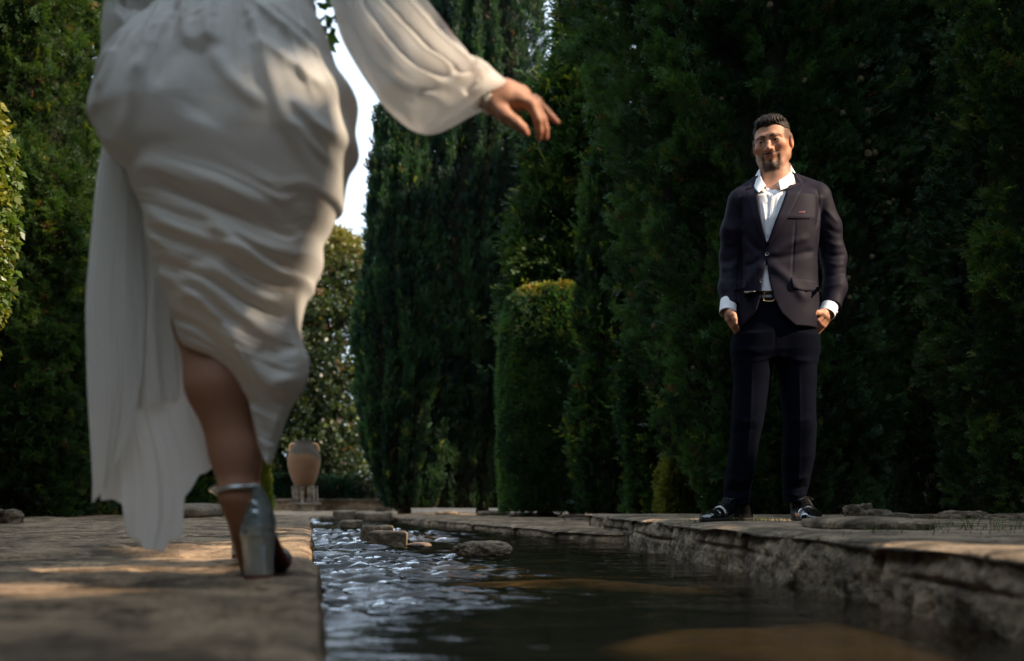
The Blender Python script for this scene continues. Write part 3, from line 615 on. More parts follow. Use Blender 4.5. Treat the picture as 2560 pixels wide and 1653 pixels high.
# its cones
rc = np.random.RandomState(3); k = 0; proto = None
M_cone = simple('young_cones', (.11, .085, .04), .75, .3, bump=.8, bscale=160, var=.3, vscale=60)
while k < 90:
    if rc.rand() < .45 and k: u, v = u + rc.normal() * 16, v + rc.normal() * 16
    else: u, v = rc.uniform(1480, 2320), rc.uniform(0, 1000) ** 1.0
    z = CAMZ - (v - HOR) * Y / F - z0; th = None; xx_ = (u - 1280) * Y / F - x; a_ = rad(np.array([0.0 if xx_ > 0 else math.pi]), np.array([z]))[0]
    if abs(xx_) > a_ * .95: continue
    d_ = a_ * .62 * math.sqrt(max(0, 1 - (xx_ / a_) ** 2)) * rc.uniform(1.05, 1.17); sc = rc.uniform(.7, 1.15)
    if proto is None:
        v0, f0 = rock((0, 0, 0), (.0165, .0165, .019), 3, .22, 2.2, 8, 0, 4.0); me = bpy.data.meshes.new('cone'); me.from_pydata([tuple(p) for p in v0], [], [tuple(map(int, q)) for q in f0]); me.materials.append(M_cone)
        proto = bpy.data.objects.new('cone', me); o = proto
    else: o = proto.copy()
    C.objects.link(o); o.parent = t; o.location = (xx_ * Y / Y, -d_, z); o.scale = (sc, sc, sc); k += 1
# R2 right conifer
Y = 5.6; x = (2620 - 1280) * Y / F + .1; z0 = .15
pr = outline_prof(x, Y, z0, [(2330, -700), (2370, -200), (2395, 0), (2380, 200), (2392, 400), (2375, 560), (2345, 660), (2370, 820), (2365, 1000), (2385, 1150), (2400, 1312)], [(2900, -700), (2950, 0), (2960, 600), (2930, 1100), (2800, 1262)])
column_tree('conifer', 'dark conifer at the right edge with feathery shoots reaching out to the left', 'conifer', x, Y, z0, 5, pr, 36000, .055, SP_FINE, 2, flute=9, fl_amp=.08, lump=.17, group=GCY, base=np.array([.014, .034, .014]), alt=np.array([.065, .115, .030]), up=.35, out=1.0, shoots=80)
Y = 8.8; x = (2330 - 1280) * Y / F  # added backdrop: near-black leaf colours stand for shade in the gap
column_tree('conifer', 'added backdrop conifer, leaves dark as shade, in the gap between the two big right-hand conifers', 'conifer', x, Y, .1, 5, outline_prof(x, Y, .1, [(2080, -700), (2100, 1300)], [(2600, -700), (2600, 1300)]), 15000, .12, SP_MID, 17, core=False, flute=9, fl_amp=.1, lump=.15, group=GCY, ecc=.6, base=np.array([.006, .016, .009]), alt=np.array([.014, .032, .014]), yel=0, carve=True)
# L1 left clipped juniper wall
Y = 8.6; x = (60 - 1280) * Y / F; z0 = .085
pr = outline_prof(x, Y, z0, [(-160, -600), (-160, 1290)], [(180, -600), (238, 0), (245, 300), (238, 600), (225, 900), (215, 1150), (205, 1275)])
column_tree('juniper_hedge', 'tall clipped juniper behind the white dress at the left edge, partly sunlit', 'hedge', x, Y, z0, 5, pr, 40000, .074, SP_FINE, 3, flute=0, fl_amp=0, lump=.20, base=G_MID * .45, alt=np.array([.046, .088, .028]), brown=.02, up=.5, out=.8, box=5, ecc=1.0)
# L2 broad-leaved shrub at the left edge, sunlight painted into its yellow leaves
Y = 5.2; x = (-98 - 1280) * Y / F
pr = [(.0, .04, .04), (.55, .06, .06), (.8, .12, .14), (1.4, .17, .19), (1.9, .17, .19), (2.2, .12, .14), (2.42, .03, .03)]
column_tree('laurel_shrub', 'narrow broad-leaved shrub with leaves painted orange and sunlit yellow, cut by the left edge', 'shrub', x, Y, .09, 2.5, pr, 2600, .062, SP_BROAD, 4, flute=0, fl_amp=0, lump=.12, base=np.array([.07, .12, .022]), alt=np.array([.22, .20, .02]), yel=.2, core=False, up=.3, front=.3)
# C2a, C2b cypress group
Y = 12.4; x = (1010 - 1280) * Y / F; z0 = .05
pr = outline_prof(x, Y, z0, [(985, 235), (955, 290), (935, 500), (910, 700), (893, 900), (905, 1080), (935, 1200), (962, 1270)], [(1010, 235), (1060, 330), (1100, 600), (1120, 1000), (1110, 1270)])
column_tree('cypress_tree', 'shorter dark cypress with vertical folds, leftmost beside the strip of sky', 'cypress', x, Y, z0, 5, pr, 26000, .105, SP_MID, 5, flute=12, fl_amp=.19, lump=.10, group=GCY, up=1.5, out=.55, ecc=.8, yel=.02, base=np.array([.009, .028, .018]), alt=np.array([.030, .070, .030]))
Y = 12.8; x = (1205 - 1280) * Y / F
pr = outline_prof(x, Y, z0, [(1120, -500), (1090, -100), (1075, 60), (1062, 400), (1050, 800), (1065, 1270)], [(1290, -500), (1330, -100), (1348, 0), (1362, 300), (1370, 800), (1330, 1270)])
column_tree('cypress_tree', 'tallest dark cypress behind the outstretched hand, running out of the top', 'cypress', x, Y, z0, 5, pr, 32000, .105, SP_MID, 6, flute=14, fl_amp=.17, lump=.11, group=GCY, up=1.5, out=.55, ecc=.7, yel=.02, base=np.array([.009, .028, .018]), alt=np.array([.030, .070, .030]))
# C3 feathery conifer
Y = 10.6; x = (1440 - 1280) * Y / F
pr = outline_prof(x, Y, z0, [(1450, -200), (1418, 50), (1402, 180), (1350, 240), (1330, 400), (1320, 560), (1310, 700), (1320, 1000), (1350, 1270)], [(1470, -200), (1520, 0), (1590, 300), (1605, 700), (1560, 1270)])
column_tree('conifer', 'loose feathery conifer with light shoots, right of the hand and above the clipped hedge', 'conifer', x, Y, z0, 5, pr, 9500, .17, SP_LONG, 7, flute=0, fl_amp=0, lump=.26, group=GCY, up=.25, out=1.2, ecc=.7, yel=.05, base=np.array([.012, .034, .018]), alt=np.array([.04, .075, .022]), shoots=36)
# H1 clipped hedge with sunlight painted golden into its top
Y = 9.9; x = (1362 - 1280) * Y / F
pr = outline_prof(x, Y, z0, [(1380, 716), (1345, 718), (1310, 728), (1278, 755), (1262, 800), (1254, 900), (1252, 1150), (1262, 1278)], [(1380, 716), (1420, 716), (1447, 722), (1462, 760), (1468, 1000), (1464, 1278)])
column_tree('clipped_hedge', 'small clipped hedge with a rounded top painted sunlit gold between the dark trees', 'hedge', x, Y, z0, 2.3, pr, 30000, .046, SP_MID, 8, flute=0, fl_amp=0, lump=.03, base=G_DARK * 1.8, alt=G_MID * 1.5, yel=.10, up=.35, out=1, box=4, ecc=.7, top_sun=.14, depth=.12)
# C4 pointed cypress
Y = 9.0; x = (1532 - 1280) * Y / F
pr = outline_prof(x, Y, z0, [(1505, 370), (1480, 430), (1466, 560), (1452, 800), (1447, 1100), (1462, 1285)], [(1515, 370), (1565, 470), (1600, 700), (1612, 1000), (1600, 1285)])
column_tree('cypress_tree', 'pointed dark cypress between the clipped hedge and the big conifer', 'cypress', x, Y, z0, 4, pr, 14000, .10, SP_MID, 9, flute=10, fl_amp=.10, lump=.13, group=GCY, up=1.1, out=.7, ecc=.9, base=np.array([.010, .028, .016]), alt=np.array([.036, .075, .026]), shoots=12)
Y = 8.2; x = (1625 - 1280) * Y / F
pr = outline_prof(x, Y, z0, [(1590, 780), (1572, 860), (1565, 1000), (1578, 1285)], [(1660, 780), (1690, 900), (1700, 1285)])
column_tree('cypress_tree', 'young cypress tucked between the pointed cypress and the big conifer', 'cypress', x, Y, z0, 3, pr, 8000, .085, SP_MID, 10, flute=7, fl_amp=.08, lump=.18, group=GCY, up=.8, out=.9, ecc=.9, shoots=14)
Y = 7.2; x = (1715 - 1280) * Y / F
pr = outline_prof(x, Y, .1, [(1712, 985), (1690, 1020), (1668, 1100), (1650, 1200), (1646, 1290)], [(1720, 985), (1745, 1060), (1770, 1200), (1778, 1290)])
column_tree('yellowish_shrub', 'small yellow-green bush at the foot of the big conifer, left of the shoes', 'shrub', x, Y, .1, 1.3, pr, 5000, .05, SP_MID, 12, flute=0, fl_amp=0, lump=.16, base=np.array([.07, .10, .02]), alt=np.array([.13, .13, .03]), up=.6, out=.8)
# low dark hedge behind the urn wall
Y = 17.0; x = (760 - 1280) * Y / F
pr = outline_prof(x, Y, .02, [(560, 1196), (555, 1240), (555, 1285)], [(1000, 1196), (1000, 1240), (1000, 1285)])
column_tree('low_hedge', 'low straight dark hedge behind the clay urn', 'hedge', x, Y, .02, .6, pr, 7000, .09, SP_MID, 13, flute=0, fl_amp=0, lump=.015, box=9, ecc=.3, depth=.2, trunk=False, base=G_DARK * .5, alt=G_DARK, yel=0)
# hedge pieces seen between dress and walkway
Y = 9.6; x = (470 - 1280) * Y / F
pr = outline_prof(x, Y, .06, [(235, 900), (228, 1200), (225, 1292)], [(500, 900), (535, 1190), (560, 1280)])
column_tree('dark_hedge', 'dark hedge seen through the gap between the train and the legs', 'hedge', x, Y, .06, 1, pr, 7000, .09, SP_MID, 14, flute=0, fl_amp=0, lump=.10, box=3, ecc=.6, yel=.05)
Y = 9.0; x = (238 - 1280) * Y / F  # bright yellow leaf colours stand for sunlight on this bush
pr = outline_prof(x, Y, .08, [(210, 1262), (196, 1280), (196, 1300)], [(260, 1262), (280, 1280), (284, 1300)])
column_tree('groundcover_bush', 'small bush, leaves painted sunlit yellow, by the walkway under the train of the dress', 'shrub', x, Y, .08, .15, pr, 500, .06, SP_BROAD, 15, flute=0, fl_amp=0, lump=.2, core=False, trunk=False, base=np.array([.14, .16, .03]), alt=np.array([.4, .28, .04]), front=.2)
Y = 11.5; x = (650 - 1280) * Y / F  # gold leaf colours stand for sun on this hedge end
pr = outline_prof(x, Y, .06, [(640, 1090), (632, 1150), (628, 1280)], [(652, 1090), (664, 1170), (668, 1280)])
column_tree('sunlit_hedge', 'narrow hedge end painted sunlit gold-green beside the heel strap', 'hedge', x, Y, .06, 1, pr, 1800, .07, SP_MID, 16, flute=0, fl_amp=0, lump=.05, base=np.array([.10, .15, .03]), alt=np.array([.30, .24, .03]), yel=.3)

# C1 broad-leaved tree beyond the urn
Y = 23.0; x = (660 - 1280) * Y / F; rng = np.random.RandomState(77)
t = empty('broadleaf_tree', (x, Y, 0), 'broad-leaved tree with a top painted sunlit yellow and sky showing through, beyond the urn', 'tree')
nl = 38000; zc = rng.uniform(.5, 6.9, nl); wz = np.interp(zc, [.5, 1.5, 3.5, 5.2, 6.3, 6.9], [2.3, 2.9, 3.1, 2.9, 2.2, .8]); th = rng.uniform(0, 6.283, nl); rr_ = np.sqrt(rng.rand(nl)) * wz
P = np.stack([x + rr_ * np.cos(th), Y + rr_ * .7 * np.sin(th), zc], 1); dens = fbm(P, 1.1, 2) + .6 * fbm(P, 3.5, 2)
k_ = dens > (-.14 + .12 * (P[:, 2] < 2.6)); k_ |= (P[:, 2] > 4.0) & (rng.rand(nl) < .6) & (dens > -.3); P = P[k_]
f = ss(5.2, 6.6, P[:, 2] + .5 * fbm(P, 2, 2))[:, None]; tt = tints(P, rng, np.array([.014, .026, .009]), np.array([.035, .055, .015]), .06, .02, 1.5) * (1 - f) + np.array([.15, .13, .02]) * f  # leaves turn yellow towards the top, sunlight put into their colour
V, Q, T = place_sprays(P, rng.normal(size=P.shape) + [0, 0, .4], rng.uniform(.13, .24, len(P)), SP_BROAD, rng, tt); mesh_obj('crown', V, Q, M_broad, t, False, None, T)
v, f = tube(np.array([[x, Y, -.05], [x + .05, Y, 1.2], [x - .05, Y, 2.6], [x + .1, Y, 4.5]]), [.2, .16, .12, .04], 12); mesh_obj('trunk', v, f, M_bark, t)
for k in range(7):
    a = rng.uniform(0, 6.28); b0 = np.array([x, Y, rng.uniform(1.2, 3)]); e = b0 + [math.cos(a) * 1.9, math.sin(a) * 1.2, rng.uniform(1, 2)]
    v, f = tube(smooth_line([b0, (b0 + e) / 2 + [0, 0, .25], e], 4), np.linspace(.07, .015, 9), 7); mesh_obj('limb', v, f, M_bark, t)

# added unseen cypresses around the view, placed and carved to shade the scene
SHADE_LABELS = ['added shade cypress outside the picture, ' + q for q in ('far behind the camera', 'just behind the camera on the right', 'level with the camera on the right', 'level with the woman on the right', 'level with the man on the right', 'right of the big conifer', 'right of the clipped hedge', 'right of the far path', 'tall second row by the woman', 'tall second row by the man', 'tall second row behind the camera', 'on the left bank behind the camera', 'on the left bank level with the camera', 'on the left bank level with the woman', 'on the left bank before the juniper', 'closing the avenue behind the camera', 'closing the avenue behind the camera, nearer the left bank')]
sh = [(5.2, -3.6, 2.0, 8.5), (5.0, -1.2, 1.7, 8.2), (5.1, 1.2, 1.7, 8.6), (5.0, 3.3, 1.6, 8.3), (5.6, 5.4, 1.6, 8.5), (5.6, 7.6, 1.6, 8.2), (5.4, 9.8, 1.6, 8.6), (5.2, 12.0, 1.6, 8.4), (8.2, 1.0, 2.4, 11.0), (8.2, 5.0, 2.4, 11.2), (8.0, -3.0, 2.4, 11.0), (-4.6, -3.4, 1.6, 7.0), (-4.8, -.6, 1.6, 7.2), (-4.9, 2.2, 1.6, 7.0), (-5.0, 5.0, 1.5, 6.8), (1.6, -6.5, 2.0, 6.5), (-2.0, -6.5, 2.0, 6.2)]
for k, (x, Y, r_, H) in enumerate(sh):
    column_tree('cypress_tree', SHADE_LABELS[k], 'cypress', x, Y, .05, H, [(.05, r_ * .6, r_ * .6), (.8, r_, r_), (H * .6, r_ * .95, r_ * .95), (H * .9, r_ * .5, r_ * .5), (H, .1, .1)], 9000, .34, SP_BROAD, 60 + k,
                flute=0, fl_amp=0, lump=.1, core=False, front=0, carve=True, group='cypresses added outside the picture for shade', depth=3)
# grass tufts on the ledge
rng = np.random.RandomState(9); Vg, Fg = [], []
def blade(p, h, lean):
    w_ = .0016; a = rng.uniform(0, 3.14); s_ = np.array([math.cos(a), math.sin(a), 0]) * w_; o_ = len(Vg) * 6
    Vg.append(np.array([p - s_, p + s_, p + lean * h * .4 + [0, 0, h * .55] + s_ * .7, p + lean * h * .4 + [0, 0, h * .55] - s_ * .7, p + lean * h + [0, 0, h], p + lean * h + [0, 0, h]]))
    Fg.extend([(o_, o_ + 1, o_ + 2, o_ + 3), (o_ + 3, o_ + 2, o_ + 4, o_ + 5)])
for k in range(900):
    q = rng.rand()
    if q < .45: u = rng.choice([1760, 1830, 1885, 1925, 2035, 2045, 2030]) + rng.normal() * 22; Y = rng.uniform(4.2, 4.55)
    else: u = rng.uniform(2080, 2560); Y = rng.uniform(2.6, 5.2)
    x = (u - 1280) * Y / F; blade(np.array([x, Y, .148]), rng.uniform(.008, .035), rng.normal(size=3) * [.35, .35, 0])
me = mesh_obj('grass', np.concatenate(Vg), np.array(Fg), simple('grass_blades', (.09, .13, .03), .6, .3, var=.4, vscale=3), kind='stuff', smooth=False)
tagp(me, 'sparse thin grass blades growing on the stone ledge', 'grass')
# ------------------------------------------------------------------ the woman in the white dress
M_skin = tintmat('skin', .56, .3, sss=.12, bump=.12, bscale=500)
YB = 1.98
def B(u, v, dy=0.0): return W(u, v, YB + dy)     # a point of her, dy metres farther away
def cloth_mat(name, col, trans=.35, alpha=0):
    m, n, b = newmat(name); b.inputs['Base Color'].default_value = (*col, 1); b.inputs['Roughness'].default_value = .62; b.inputs['Sheen Weight'].default_value = .25
    b.inputs['Specular IOR Level'].default_value = .3
    tc = N(n, 'TexCoord'); t = N(n, 'TexNoise'); t.inputs['Scale'].default_value = 900; bp = N(n, 'Bump'); bp.inputs['Strength'].default_value = .15; bp.inputs['Distance'].default_value = .001
    n.links.new(tc.outputs['Object'], t.inputs[0]); n.links.new(t.outputs[0], bp.inputs['Height']); n.links.new(bp.outputs[0], b.inputs['Normal'])
    tr = N(n, 'BsdfTranslucent'); tr.inputs[0].default_value = (*col, 1); mx = N(n, 'MixShader'); mx.inputs[0].default_value = trans
    n.links.new(b.outputs[0], mx.inputs[1]); n.links.new(tr.outputs[0], mx.inputs[2]); out = mx
    if alpha:
        tp = N(n, 'BsdfTransparent'); m2 = N(n, 'MixShader'); m2.inputs[0].default_value = alpha; n.links.new(mx.outputs[0], m2.inputs[1]); n.links.new(tp.outputs[0], m2.inputs[2]); out = m2
    n.links.new(out.outputs[0], n.nodes['Material Output'].inputs[0]); return m
M_dress = cloth_mat('dress_satin', (.76, .75, .71), .42)
M_chiffon = cloth_mat('chiffon', (.86, .84, .80), .60, .12)
M_sheer = cloth_mat('sheer_chiffon', (.62, .60, .55), .45, .22)
bride = empty('person', B(640, 1453), 'woman seen from behind in a white dress, one arm outstretched, in a silver heel', 'person')

# skeleton in metres, from the photograph
pel = B(585, 250, .06); hipL = B(470, 330, .08); hipR = B(690, 330, .06)
kneeR = B(520, 800, .02); ankR = B(592, 1235, .0); heelR = B(630, 1325, .03)
kneeL = B(650, 770, -.06 + .38); ankL = B(606, 1222, .50)
waist = B(585, 20, .06); chest = B(590, -230, .05); neck = B(595, -440, .05); head = B(600, -585, .02)
shR = B(760, -340, .05); elbR = B(960, -60, .02); wrR = B(1215, 238, .0)
shL = B(425, -340, .05); elbL = B(330, -30, .12); wrL = B(430, -60, .36)
foR = B(628, 1424, .15)
# right hand: seen from its back, fingers hanging
def hand_fingers(pts): return [np.array([B(u, v, d) for u, v, d in p]) for p in pts]
fing = hand_fingers([[(1296, 243, -.02), (1328, 262, -.022), (1346, 300, -.018), (1349, 326, -.008), (1347, 347, .004)],
                     [(1300, 240, .0), (1337, 262, .0), (1356, 298, .004), (1363, 322, .012), (1366, 344, .02)],
                     [(1302, 238, .02), (1342, 256, .024), (1362, 276, .03), (1378, 292, .034), (1394, 306, .036)],
                     [(1300, 236, .036), (1336, 250, .044), (1352, 268, .052), (1362, 282, .056), (1368, 294, .06)]])
thumb = np.array([B(u, v, d) for u, v, d in [(1232, 262, -.012), (1262, 288, -.022), (1290, 306, -.026), (1306, 320, -.024), (1317, 334, -.018)]])
def f_body(P):
    d = chain(P, [hipL, hipR], [.10, .10], .06)
    d = smin(d, ell(P, pel + [0, 0, .02], (.165, .115, .15)), .06); d = smin(d, ell(P, waist, (.125, .09, .13)), .07)
    d = smin(d, ell(P, chest + [0, 0, -.02], (.15, .10, .17)), .07); d = smin(d, chain(P, [shL, shR], [.052, .052]), .05)
    d = smin(d, chain(P, [chest + [0, 0, .12], neck, head], [.075, .05, .052]), .04)
    d = smin(d, ell(P, head + [0, 0, .035], (.075, .095, .115)), .02)
    d = smin(d, ell(P, head + [0, .085, -.05], (.045, .035, .05)), .03)                  # the face looks away from us
    d = smin(d, cap(P, head + [0, .105, .02], head + [0, .118, -.015], .010, .014), .012)
    for s in (-1, 1): d = smin(d, ell(P, head + [s * .078, .005, .01], (.010, .020, .030)), .006)
    d = smin(d, chain(P, [hipR * .35 + hipL * .65, kneeR, B(545, 960, -.005), B(583, 1130, .005), ankR], [.098, .064, .0585, .041, .033], .03), .03)
    d = smin(d, chain(P, [ankR, heelR], [.033, .026], .02), .02)
    d = smin(d, chain(P, [ankR + [0, .02, -.03], foR], [.030, .022], .02), .02)
    d = smin(d, chain(P, [hipR, kneeL, B(640, 1000, .46), ankL, ankL + [0, .03, -.06], ankL + [0, .18, -.13]], [.098, .062, .054, .034, .030, .022], .03), .03)
    d = smin(d, chain(P, [shR, elbR, wrR], [.050, .038, .0235], .02), .03)
    d = smin(d, chain(P, [shL, elbL, wrL], [.050, .038, .024], .02), .03)
    # left hand, closed on the bouquet
    m = np.linalg.norm(P - wrL, axis=1) < .22
    if m.any():
        Q = P[m]; q = ell(Q, wrL + [.03, .035, -.005], (.036, .042, .022))
        for k in range(4): q = smin(q, chain(Q, [wrL + [.045, .03 + .017 * k, .008], wrL + [.078, .034 + .016 * k, .004], wrL + [.084, .036 + .015 * k, -.022], wrL + [.06, .036 + .015 * k, -.034]], [.0095, .009, .008, .0065], .004), .004)
        q = smin(q, chain(Q, [wrL + [.02, .01, .01], wrL + [.055, .0, .018], wrL + [.082, .006, .012]], [.013, .011, .008], .005), .006); d[m] = smin(d[m], q, .012)
    m = np.linalg.norm(P - wrR, axis=1) < .26
    if m.any():
        Q = P[m]
        q = chain(Q, [B(1222, 243, 0), B(1262, 240, .0), B(1298, 246, .008)], [.0245, .030, .026], .01)
        q = smin(q, chain(Q, [B(1240, 252, -.012), B(1300, 250, -.018)], [.018, .0145], .01), .01)
        q = smin(q, chain(Q, [B(1240, 244, .02), B(1302, 240, .034)], [.017, .013], .01), .01)
        q = smin(q, chain(Q, thumb, [.017, .0145, .0110, .0095, .0068], .004), .008)
        for i, f in enumerate(fing): q = smin(q, chain(Q, f, np.array([.0115, .0102, .0090, .0080, .0058]) * (1, 1, .95, .82)[i], .003), .005)
        for i in range(4): q = smin(q, ell(Q, fing[i][1], (.0112,) * 3), .004)
        d[m] = smin(d[m], q, .012)
    return d
V, Q = surf(f_body, [-1.05, 1.70, .07], [.35, 2.85, 2.02], .0042)
Nn = vnormals(V, Q); skin = np.array([.36, .185, .115]); c = np.tile(skin, (len(V), 1)) * (1 + .12 * fbm(V, 14, 3))[:, None]
for f in fing + [thumb]:
    g = np.exp(-(np.linalg.norm(V - f[-1], axis=1) / .016) ** 2)[:, None]; c = c * (1 - g * .5) + np.array([.52, .19, .13]) * g * .5
    for j in (1, 2, 3): g = np.exp(-(np.linalg.norm(V - f[j], axis=1) / .009) ** 2)[:, None]; c = c * (1 - g * .3) + np.array([.45, .17, .11]) * g * .3
mesh_obj('body', V, Q, M_skin, bride, col=c)
def f_hair(P):
    d = ell(P, head + [0, -.015, .045], (.088, .098, .118)); d = smin(d, ell(P, head + [0, -.09, -.03], (.05, .045, .05)), .03)
    d = np.maximum(d, P[:, 1] - (head[1] + .055 + .25 * (P[:, 2] - head[2]))); return d + .004 * np.sin(P[:, 0] * 260 + 8 * noise(P, 12))
V, Q = surf(f_hair, head - .2, head + .2, .006); mesh_obj('hair', V, Q, simple('brown_hair', (.06, .035, .02), .5, .4, bump=.4, bscale=120), bride)
# bodice above the waist
def f_bod(P):
    d = tube_prof(P, [[waist[2] - .03, waist[0], .130, waist[1], .100], [waist[2] + .12, chest[0], .145, chest[1], .112], [chest[2] + .10, chest[0], .165, chest[1], .115], [shR[2] + .02, chest[0], .12, chest[1], .08]], 2.2)
    return d
V, Q = surf(f_bod, [-1, 1.7, waist[2] - .06], [.1, 2.4, 1.8], .008); mesh_obj('bodice', V, Q, M_dress, bride)

# ---- the gathered skirt: outline from the photograph, folds as real relief
SL = [(423, 0), (404, 36), (352, 110), (286, 182), (252, 255), (241, 314), (259, 345), (286, 400), (330, 436), (345, 482), (373, 545), (377, 591), (400, 682), (420, 749), (440, 805), (459, 860), (490, 885), (536, 906), (592, 954), (625, 1003), (636, 1048), (647, 1108), (662, 1150), (675, 1162)]
SR = [(784, 0), (790, 36), (814, 82), (845, 173), (891, 245), (886, 318), (895, 377), (877, 409), (864, 441), (857, 491), (853, 514), (836, 527), (823, 559), (802, 600), (803, 645), (797, 668), (782, 697), (779, 715), (760, 740), (750, 775), (746, 815), (749, 832), (760, 870), (773, 905), (763, 964), (722, 1036), (702, 1092), (686, 1136), (677, 1162)]
RG = [([(477, 18), (462, 100), (440, 200), (425, 310)], 15, .016), ([(404, 60), (370, 130), (325, 200), (283, 262)], 20, .022), ([(520, 25), (524, 120), (540, 215)], 14, .010), ([(560, 25), (575, 130), (600, 220)], 16, .008),
      ([(640, 50), (690, 150), (722, 260), (762, 380), (830, 500)], 17, .019), ([(645, 60), (720, 120), (800, 175), (850, 205)], 13, .016), ([(700, 75), (780, 130), (838, 160)], 12, .014), ([(690, 190), (760, 230), (850, 290)], 14, .012),
      ([(590, 200), (640, 290), (730, 365)], 18, .012), ([(765, 315), (820, 368), (885, 402)], 13, .016), ([(770, 370), (815, 420), (865, 450)], 12, .014), ([(420, 230), (415, 330), (370, 415)], 22, .014), ([(300, 300), (340, 250), (352, 190)], 16, .012),
      ([(265, 330), (300, 395), (350, 430), (430, 425)], 20, .016), ([(490, 60), (500, 200), (470, 330)], 18, -.010), ([(570, 190), (585, 330), (560, 400)], 48, -.016), ([(350, 455), (430, 480), (560, 520), (700, 555), (820, 560)], 26, .016),
      ([(400, 478), (536, 545), (650, 590), (790, 640)], 13, -.020), ([(372, 540), (468, 600), (605, 652), (720, 680)], 15, .018), ([(803, 652), (740, 664), (650, 640), (560, 600)], 17, .022), ([(385, 600), (470, 660), (560, 690)], 13, .014),
      ([(781, 699), (740, 710), (680, 687), (600, 650)], 13, .020), ([(758, 738), (731, 770), (676, 764), (600, 720), (520, 690)], 15, .020), ([(800, 690), (760, 700), (690, 668), (620, 628)], 7, -.012), ([(765, 722), (735, 736), (680, 722), (600, 685)], 8, -.015),
      ([(747, 827), (708, 850), (640, 810), (560, 745), (480, 715)], 16, .020), ([(750, 790), (715, 808), (650, 780), (560, 722)], 8, -.014), ([(772, 905), (740, 960), (690, 966), (640, 900), (600, 820)], 22, .026), ([(755, 870), (710, 895), (670, 880)], 16, -.018),
      ([(459, 862), (536, 893), (608, 955), (632, 1005), (664, 1136)], 12, .014), ([(440, 760), (536, 775), (590, 830), (622, 880), (650, 965), (680, 1040)], 13, .016), ([(430, 800), (520, 830), (590, 890), (620, 930)], 12, -.012), ([(560, 800), (600, 850), (640, 900), (665, 985)], 9, -.010),
      ([(415, 700), (480, 735), (560, 790)], 12, .013), ([(720, 1020), (700, 1060), (685, 1110)], 10, .010), ([(600, 700), (660, 742), (720, 760)], 6, -.008)]
def sheet_tube(name, L, Rt, rl, mat, parent, dfront, nr=300, nc=220, back_at=None, yoff=0.0, vrange=None, wob=.003, vfn=None):
    L = np.array(smooth_line(L, 6)); Rt = np.array(smooth_line(Rt, 6)); vs = np.linspace(vrange[0], vrange[1], nr)
    oL = np.argsort(L[:, 1]); oR = np.argsort(Rt[:, 1]); ul = np.interp(vs, L[oL, 1], L[oL, 0]); ur = np.interp(vs, Rt[oR, 1], Rt[oR, 0])
    a = np.linspace(0, 2 * np.pi, nc, endpoint=False)
    A, Vv = np.meshgrid(a, vs, indexing='ij'); A, Vv = A.T, Vv.T; cu = ((ul + ur) / 2)[:, None]; hw = np.maximum((ur - ul) / 2, .5)[:, None]
    U = cu + hw * np.cos(A); fr = np.sin(A)                                     # fr>0: the side towards us
    sm = lambda a: np.convolve(np.pad(a, 30, 'edge'), np.hanning(61) / np.hanning(61).sum(), 'valid') if nr > 100 else a
    dep = sm(np.interp(vs, *zip(*dfront)))[:, None]; bk = sm(np.interp(vs, *zip(*(back_at or dfront))))[:, None]
    y = np.where(fr > 0, -dep * np.abs(fr) ** .8, bk * np.abs(fr) ** .8)
    h = ridges(U, Vv, rl) * np.clip(np.abs(fr) * 2.2, .12, 1) + wob * fbm(np.stack([U * .012, Vv * .012, fr], -1), 1.0, 3)
    if name == 'skirt':                                   # fine gathers: fanning from the waist, then slanting across the drape
        ang = np.arctan2(U - 610, Vv + 260) * 46; w1 = ss(430, 120, Vv); n1 = noise(np.stack([ang * 1.0, Vv * .004, U * 0], -1)) * .5 + noise(np.stack([ang * 2.3, Vv * .006, U * 0 + 4], -1)) * .3
        pp = (Vv - .46 * (U - 400) + 55 * ss(730, 810, U) + 14 * noise(np.stack([U * .008, Vv * .008, U * 0], -1))) / 17; w2 = ss(430, 560, Vv); n2 = noise(np.stack([pp, U * .004, U * 0 + 9], -1)) * .6 + noise(np.stack([pp * 2.4, U * .008, U * 0 + 2], -1)) * .35
        h = h * (.66 + .20 * ss(450, 300, Vv)) + (.0105 * n1 * w1 + .0060 * n2 * w2) * np.clip(np.abs(fr) * 2.2, .12, 1)
    y = y - np.where(fr > 0, h, -h * .6); Y = YB + yoff + y
    if vfn: Vv = vfn(U, Vv)
    X = (U - 1280) * YB / F; Z = CAMZ - (Vv - HOR) * YB / F                     # outlines hold at depth YB
    sc = 1 + .35 * (Y - YB - yoff) / YB * 0; P = np.stack([X * sc, Y, Z], -1).reshape(-1, 3)
    return mesh_obj(name, P, grid_faces(nr, nc, True)[:, ::-1], mat, parent)
sk = sheet_tube('skirt', SL, SR, RG, M_dress, bride, [(0, .115), (150, .17), (330, .20), (500, .17), (700, .13), (860, .10), (1000, .05), (1160, .012)], back_at=[(0, .10), (300, .17), (700, .17), (855, .14), (880, .012), (1160, .004)], vrange=(-4, 1162))
# sash at the waist and the small zip
sheet_tube('sash', [(440, -40), (428, -12), (420, 12)], [(770, -40), (780, -12), (788, 14)], [([(425, 2), (600, 8), (788, 0)], 6, .006), ([(430, -20), (600, -14), (780, -22)], 6, .005)], M_dress, bride, [(-40, .112), (14, .121)], vrange=(-40, 13), nr=24)
v, f = tube(np.array([B(629, -30, -.124), B(631, 0, -.129), B(634, 50, -.150)]), [.003, .0028, .002], 6); mesh_obj('zip', v, f, simple('grey_zip', (.16, .18, .17), .5, .4), bride)

